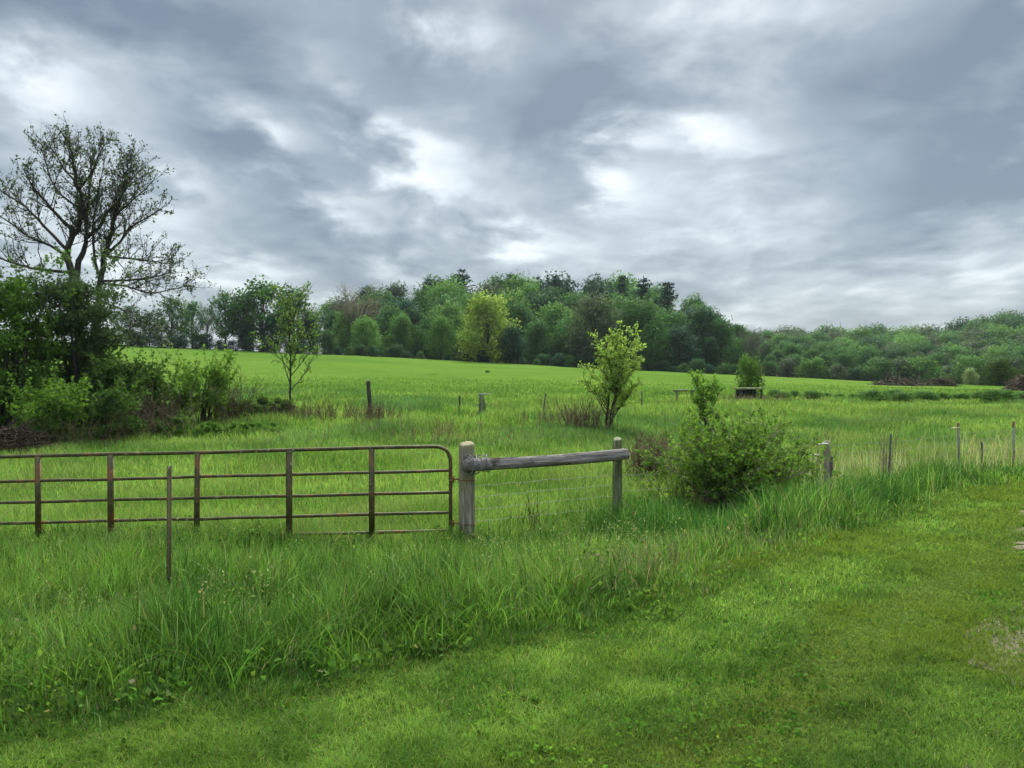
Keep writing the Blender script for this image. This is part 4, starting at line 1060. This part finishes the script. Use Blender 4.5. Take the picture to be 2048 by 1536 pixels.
# ------------------------------------------------------------ tree library for woods (shared meshes)
def broad_mesh(seed, h, w, base, lobes, per, leaf, lobe_r, sparse=0, limb=True):
    rng = R(seed); wd, lf = MB(), MB()
    zz = np.linspace(-.4, h*.72, 7); tr = np.stack([rng.normal(size=7)*.1, rng.normal(size=7)*.1, zz], -1)
    wd.tube(tr, np.linspace(.022*h, .006*h, 7), 8, False)
    for i in range(lobes):
        f = (i+.5)/lobes
        zc = base+(1-base)*f
        prof = math.sin(PI*min(1, max(.12, (zc-base)/(1-base)*.86+.12)))**.6
        a = i*2.399+rng.uniform(-.5, .5); r = w*.5*prof*rng.uniform(.35, .85)
        c = np.array([math.cos(a)*r, math.sin(a)*r, zc*h*.93])
        rr = rng.uniform(*lobe_r)*w*.5
        n = int(per*(rr/(w*.5)/.38)**2*rng.uniform(.8, 1.2))
        q = rng.normal(size=(n, 3)); q /= np.linalg.norm(q, axis=1)[:, None]
        bump = 1+.28*np.sin(q[:, 0]*5+i)+.22*np.sin(q[:, 2]*7+2*i)
        pos = c+q*(rr*bump*rng.random(n)**(.30+.25*sparse))[:, None]*np.array([1, 1, .78])
        b = rng.normal(1, .11)
        tn = np.array([b, b*rng.normal(1, .03), b*rng.normal(1, .06)])*(1+rng.normal(size=(n, 1))*.11)
        nv = q*.8+rng.normal(size=(n, 3))*.30+(pos-np.array([0, 0, h*.45]))/(w*.5)*.45+np.array([0, 0, .15])
        nv /= np.linalg.norm(nv, axis=1)[:, None]
        lf.leaves(pos, leaf*rng.uniform(.6, 1.35, n), rng, np.clip(tn, .3, 2), .15, .75, q, nv)
        if limb:
            z0 = max(h*.18, c[2]*.62-.04*h); p0 = np.array([0, 0, z0])
            mid = p0*.5+c*.5+np.array([0, 0, -.05*h]); t = np.linspace(0, 1, 6)[:, None]
            pts = (1-t)**2*p0+2*t*(1-t)*mid+t*t*c
            wd.tube(pts, np.linspace(.008*h, .0025*h, 6), 5, False)
            if sparse:
                for k in range(7):
                    b2 = walk(pts[rng.integers(2, 6)], q[k]+np.array([0, 0, .4]), rr*1.1, 4, rng, .15)
                    wd.tube(b2, np.linspace(.003*h, .001*h, 5), 4, False)
    return wd.mesh('trunk', M['bark']), lf.mesh('crown', M['leaf'])
def pine_mesh(seed, h, w):
    rng = R(seed); wd, lf = MB(), MB()
    zz = np.linspace(-.4, h, 9); tr = np.stack([rng.normal(size=9)*.05, rng.normal(size=9)*.05, zz], -1)
    wd.tube(tr, np.linspace(.018*h, .003*h, 9), 7, False)
    z = h*.22
    while z < h*.98:
        f = (z/h-.22)/.78
        for k in range(rng.integers(3, 6)):
            a = rng.uniform(0, 2*PI); ln = w*.5*(1-f)**.7*rng.uniform(.5, 1.2)+.25
            b = walk((0, 0, z), (math.cos(a), math.sin(a), .15+.5*f), ln, 5, rng, .07, .04)
            wd.tube(b, np.linspace(.05, .015, 6), 4, False)
            n = int(26*ln/w*3)+8
            g = rng.uniform(.25, 1, n)*4.99; j = g.astype(int)
            pos = b[j]+(b[j+1]-b[j])*(g-j)[:, None]+rng.normal(size=(n, 3))*np.array([.28, .28, .14])*(.5+.5*ln/w*2)
            tb = rng.normal(1, .14)
            lf.leaves(pos, .5*rng.uniform(.6, 1.2, n), rng, np.ones(3)*tb*(1+rng.normal(size=(n, 1))*.15), .25, .4)
        z += h*.055*rng.uniform(.7, 1.3)
    return wd.mesh('trunk', M['bark']), lf.mesh('crown', M['leaf'])
def bare_mesh(seed, h, w):
    rng = R(seed); wd, lf = MB(), MB(); cen = []
    zz = np.linspace(-.4, h*.55, 6); tr = np.stack([rng.normal(size=6)*.06, rng.normal(size=6)*.06, zz], -1)
    wd.tube(tr, np.linspace(.02*h, .01*h, 6), 7, False)
    for i in range(34):
        a = i*2.4; z0 = h*rng.uniform(.25, .55)
        el = rng.uniform(.5, 2.2)
        b = walk((0, 0, z0), (math.cos(a), math.sin(a), el), (h-z0)*rng.uniform(.7, 1.0)*(.75+.25*min(el, 1.5)/1.5), 6, rng, .10, .03)
        wd.tube(b, np.linspace(.006*h, .002*h, 7), 5, False)
        for k in range(11):
            j = rng.integers(2, 7); t = b[j]-b[j-1]; t /= np.linalg.norm(t)
            b2 = walk(b[j], side_dir(t, rng, rng.uniform(.3, .7)), rng.uniform(.08, .2)*h, 4, rng, .12, .03)
            wd.tube(b2, np.linspace(.0024*h, .0012*h, 5), 3, False)
            cen += [b2[rng.integers(1, 5)]+rng.normal(size=3)*.25 for _ in range(9)]
    cen = np.array(cen); lf.leaves(cen, rng.uniform(.12, .26, len(cen)), rng, np.ones(3)*rng.uniform(.7, 1.3, (len(cen), 1)), .2)
    return wd.mesh('trunk', M['bark_grey']), lf.mesh('crown', M['leaf'])
LIB = {
    'round': [broad_mesh(1000+i, 11, 9.5, .08, 34, 260, .34, (.26, .44)) for i in range(4)],
    'tall': [broad_mesh(1100+i, 13, 8, .10, 32, 250, .34, (.28, .48)) for i in range(3)],
    'open': [broad_mesh(1200+i, 10.5, 8.5, .24, 20, 170, .36, (.28, .44), .7) for i in range(4)],
    'bushy': [broad_mesh(1300+i, 4.5, 5.5, .02, 16, 120, .30, (.34, .55)) for i in range(3)],
    'pine': [pine_mesh(1400+i, 14, 6.0) for i in range(3)],
    'bare': [bare_mesh(1500+i, 11, 9) for i in range(2)]}
KIND = {'round': 'broadleaf_tree', 'tall': 'broadleaf_tree', 'open': 'broadleaf_tree', 'bushy': 'shrub', 'pine': 'pine_tree', 'bare': 'budding_tree'}
PROTO = {}
for k, lst in LIB.items():
    PROTO[k] = lst
def plant(kind, i, loc, sc, color, label, cat, group=None, rz=0, stretch=1):
    tr, cr = PROTO[kind][i % len(PROTO[kind])]
    t = thing(KIND[kind], loc, label, cat, group, rz, (sc, sc, sc*stretch))
    a = bpy.data.objects.new('trunk', tr); COL.objects.link(a); a.parent = t
    b = bpy.data.objects.new('crown', cr); COL.objects.link(b); b.parent = t; b.color = (*color, 1)
    return t
def at_top(kind, i, u, vtop, y, color, label, cat='tree', width=1, group=None, rz=0, sink=0.0):
    """a tree on the ground at column u, depth y, as tall as the photo shows it"""
    hh = {'round': 11, 'tall': 13, 'open': 10.5, 'bushy': 4.5, 'pine': 14, 'bare': 11}[kind]
    g = G(u, y); h = P(u, vtop, y)[2]-g[2]
    s = h/hh
    t = plant(kind, i, g, s, color, label, cat, group, rz)
    t.scale = (s*width, s*width, s)
    return t

GRN = {'dark': (.038, .094, .036), 'mid': (.066, .152, .044), 'fresh': (.105, .22, .05), 'yellow': (.29, .39, .075), 'grey': (.09, .13, .07), 'teal': (.034, .085, .052), 'pine': (.018, .044, .036), 'tan': (.22, .21, .14)}
# skyline row on the crest, left: each one picked out
row = [('open', 0, 262, 610, 118, 'dark', 1.0, 'thin dark tree just right of the big forked tree on the crest'),
       ('open', 1, 300, 622, 124, 'dark', .9, 'small dark open tree first in the crest row'),
       ('open', 2, 345, 592, 122, 'mid', .95, 'green open crowned tree with visible trunk on the crest'),
       ('open', 3, 385, 600, 126, 'mid', .8, 'slightly shorter open tree close beside the crest row gap'),
       ('bare', 0, 415, 612, 128, 'grey', .7, 'nearly bare twiggy tree in the crest row with sky behind it'),
       ('open', 1, 452, 580, 124, 'mid', .8, 'open tree with a flat green top on the crest'),
       ('open', 3, 525, 560, 125, 'mid', 1.35, 'tallest and widest green tree of the crest row'),
       ('open', 2, 492, 585, 124, 'mid', 1.0, 'leafy open tree leaning on the tallest crest tree'),
       ('round', 1, 545, 632, 122, 'teal', .9, 'dark low rounded tree at the foot of the tallest crest tree'),
       ('open', 0, 588, 572, 128, 'mid', 1.0, 'airy tree behind the slim young tree on the crest'),
       ('round', 2, 490, 645, 121, 'teal', .75, 'dark bushy tree below the flat topped crest tree'),
       ('round', 0, 620, 625, 128, 'dark', .8, 'dark tree at the left end of the big wood')]
for k, i, u, v, y, c, w, lab in row: at_top(k, i, u, v, y, GRN[c], lab, 'tree', w, None, u*.7)
rng = R(77)
for j, u in enumerate(range(262, 640, 26)):
    at_top('bushy', j, u+rng.uniform(-6, 6), 664+(u-262)*.07+rng.uniform(-8, 8), 119+rng.uniform(-1, 3), GRN['dark' if j % 2 else 'teal'],
           'low dark bush in the hedge along the foot of the crest trees', 'bush', rng.uniform(.9, 1.5), 'bushes along the crest', rng.uniform(0, 6))

# the wood: rows from the field edge up the hill
skyl_u = [640, 665, 700, 750, 850, 950, 1050, 1150, 1250, 1350, 1400, 1450, 1500, 1560]
skyl_v = [628, 600, 578, 564, 556, 549, 548, 552, 556, 574, 604, 632, 655, 668]
LABC = {'dark': 'dark green', 'mid': 'mid green', 'fresh': 'fresh green', 'grey': 'grey green budding', 'teal': 'bluish dark green', 'tan': 'tan budding'}
rng = R(88)
rows = [(133, 12), (147, 12), (163, 12), (181, 12), (200, 13)]
for ri, (y, n) in enumerate(rows):
    for k in range(n):
        u = 650+(1490-650)*(k+.5*(ri % 2)+rng.uniform(.0, .45))/n
        if ri == 0 and (955 < u < 1035): continue
        yy = y+rng.uniform(-5, 5)
        if ri == 0: yy = y+rng.uniform(-2, 4)
        sky_v = np.interp(u, skyl_u, skyl_v)
        f = ri/(len(rows)-1)
        edge_v = 700+(u-640)*.045
        vt = edge_v+(sky_v-edge_v)*(.50+.50*f**.8)+rng.uniform(-4, 9)
        c = rng.choice(['dark', 'mid', 'teal', 'fresh', 'grey'], p=[.22, .43, .18, .13, .04] if u > 900 else [.18, .56, .07, .15, .04])
        kd = rng.choice(['round', 'tall'], p=[.8, .2])
        at_top(kd, int(rng.integers(9)), u, vt, yy, np.array(GRN[c])*rng.uniform(.82, 1.2), LABC[c]+' broadleaf tree in the dense wood on the hill behind the pasture', 'tree',
               rng.uniform(.95, 1.35)*(1.0 if ri == 0 else .95), LABC[c]+' trees of the hill wood', rng.uniform(0, 6.28))
# those that stand out
for k, i, u, v, y, c, w, lab in [
        ('round', 0, 975, 590, 124, 'yellow', 1.22, 'rounded yellow green tree standing out in the middle of the wood'),
        ('round', 3, 1024, 652, 120, 'teal', .9, 'dark bluish tree directly in front of the yellow green tree'),
        ('round', 2, 882, 634, 125, 'fresh', .95, 'fresh green low tree left of the yellow green tree'),
        ('round', 1, 948, 668, 127, 'yellow', .6, 'small yellow green bush tree under the yellow green tree'),
        ('bare', 0, 712, 576, 150, 'tan', 1.0, 'pale tan budding tree at the left shoulder of the wood'),
        ('round', 1, 1190, 592, 129, 'grey', 1.1, 'large grey green budding rounded tree behind the bright sapling'),
        ('round', 3, 1275, 600, 130, 'mid', 1.1, 'broad soft green tree right of the bright sapling'),
        ('pine', 0, 858, 552, 196, 'pine', 1.12, 'dark pine standing alone on the wood skyline at left'),
        ('pine', 1, 925, 540, 188, 'pine', 1.50, 'tallest blue dark pine on the skyline of the wood'),
        ('pine', 2, 1022, 549, 200, 'pine', 1.35, 'dark pine right of the tallest pine on the skyline'),
        ('pine', 0, 1075, 548, 198, 'pine', 1.05, 'narrow dark pine near the middle of the wood skyline'),
        ('pine', 1, 1112, 553, 190, 'pine', 1.35, 'dark pine with dark green neighbours right of the skyline middle'),
        ('pine', 2, 1245, 553, 185, 'pine', 1.05, 'narrow pine rising left of the ragged pine pair'),
        ('pine', 0, 1288, 551, 175, 'pine', 1.35, 'left pine of the ragged pair at the right shoulder of the wood'),
        ('pine', 2, 1335, 566, 168, 'pine', 1.50, 'right pine of the ragged pair with bare upper twigs'),
        ('tall', 1, 1060, 585, 165, 'teal', .8, 'tall bluish tree deep in the middle of the wood'),
        ('tall', 2, 1405, 612, 142, 'dark', 1.0, 'dark tree on the right slope of the wood skyline'),
        ('round', 0, 1443, 640, 140, 'mid', .85, 'green tree ending the right slope of the wood'),
        ('bare', 1, 1500, 655, 150, 'grey', 1.0, 'grey budding tree where the near wood meets the far wood')]:
    at_top(k, i, u, v, y, GRN[c], lab, 'tree', w, None, u*.31)
for j in range(34):
    u = 645+j*25+rng.uniform(-8, 8)
    at_top('bushy', j, u, 693+(u-640)*.046+rng.uniform(-10, 8), 124+rng.uniform(-1, 3), np.array(GRN[['dark', 'teal', 'mid'][j % 3]])*rng.uniform(.8, 1.2),
           'low bush in the dark undergrowth along the near edge of the hill wood', 'bush', rng.uniform(.9, 1.4), 'bushes along the edge of the hill wood', rng.uniform(0, 6))
# far wood, right
rng = R(99)
sky2_u = [1450, 1520, 1600, 1700, 1800, 1880, 1950, 2000, 2048, 2200]
sky2_v = [650, 655, 656, 657, 655, 650, 638, 624, 622, 616]
nrow = 9
for ri in range(nrow):
    f = ri/(nrow-1); y = 165*(1.95**f)
    n = 12
    for k in range(n):
        u = 1470+(2120-1470)*(k+.5*(ri % 2)+rng.uniform(0, .5))/n
        base_v = np.interp(u, [1470, 1760, 2048], [735, 742, 745])
        vt = (base_v-32)+(np.interp(u, sky2_u, sky2_v)-(base_v-32))*f**.85+rng.uniform(-5, 6)
        yy = y*rng.uniform(.97, 1.03)
        g = G(u, yy)
        if P(u, vt, yy)[2]-g[2] < 4: vt = vt-12
        c = rng.choice(['dark', 'mid', 'fresh', 'grey'], p=[.2, .42, .26, .12])
        at_top('round' if rng.random() < .8 else 'tall', int(rng.integers(9)), u, vt, yy, np.array(GRN[c])*rng.uniform(.85, 1.2), LABC[c]+' tree in the far wood on the right hillside', 'tree',
               rng.uniform(.95, 1.4), LABC[c]+' trees of the far wood', rng.uniform(0, 6.28))
for j in range(20):
    u = 1540+j*28+rng.uniform(-8, 8)
    c = ['mid', 'grey', 'dark', 'fresh'][j % 4]
    at_top('bushy', j, u, 728+rng.uniform(-14, 10), 146+rng.uniform(-4, 6), np.array(GRN[c])*rng.uniform(.8, 1.2),
           LABC[c]+' bush in the thicket at the foot of the far wood', 'bush', rng.uniform(.9, 1.4), LABC[c]+' bushes at the foot of the far wood', rng.uniform(0, 6))
# bushes in the field, right
at_top('bushy', 0, 1497, 716, 45.5, (.10, .19, .035), 'round fresh green bush standing over the raised board platform', 'bush', .62)
at_top('bushy', 1, 1942, 738, 84, (.26, .33, .16), 'pale silvery green bush at the far field edge on the right', 'bush', .8)
at_top('bushy', 2, 1890, 752, 80, (.09, .15, .03), 'small green bush between the brush piles', 'bush', .9)
at_top('bushy', 1, 2000, 718, 88, (.06, .11, .025), 'dark green bush right of the pale silvery bush', 'bush', 1.0)
at_top('bushy', 2, 2060, 735, 82, (.05, .09, .022), 'dark bush at the right edge behind the tall brush pile', 'bush', 1.0)
for (u, v, y, lab) in ((975, 742, 78, 'small dark weed tuft high on the open slope above the stumpy post'), (868, 761, 70, 'faint small weed tuft on the open slope left of the darker tuft')):
    at_top('bushy', 1, u, v-1, y, (.05, .11, .03), lab, 'weeds', 2.2)
rng = R(66)
for j in range(22):
    u = 1545+j*26+rng.uniform(-9, 9); y = 43+rng.uniform(-1.5, 3)
    at_top('bushy', j, u, 783+rng.uniform(-4, 6), y, np.array((.075, .16, .04))*rng.uniform(.85, 1.2),
           'low green weeds in the overgrown strip across the right side of the pasture', 'weeds', rng.uniform(1.3, 2.2), 'weeds of the overgrown strip', rng.uniform(0, 6))

# ------------------------------------------------------------ air
def haze():
    m = MB(); m.box((0, 500, 20), (1900, 1700, 120))
    mt = bpy.data.materials.new('thin_air'); mt.use_nodes = True; nt = mt.node_tree; nt.nodes.clear()
    out = nt.nodes.new('ShaderNodeOutputMaterial'); v = nt.nodes.new('ShaderNodeVolumePrincipled')
    v.inputs['Color'].default_value = (.80, .88, 1, 1); v.inputs['Density'].default_value = HAZE
    v.inputs['Anisotropy'].default_value = .2
    nt.links.new(v.outputs[0], out.inputs['Volume'])
    tag(m.build('haze', mt), kind='stuff', label='thin bluish air over the pasture and the woods')
HAZE = .00012
haze()

# ------------------------------------------------------------ render settings
C.render.engine = 'CYCLES'
C.cycles.max_bounces = 6; C.cycles.diffuse_bounces = 3; C.cycles.transmission_bounces = 4; C.cycles.transparent_max_bounces = 4
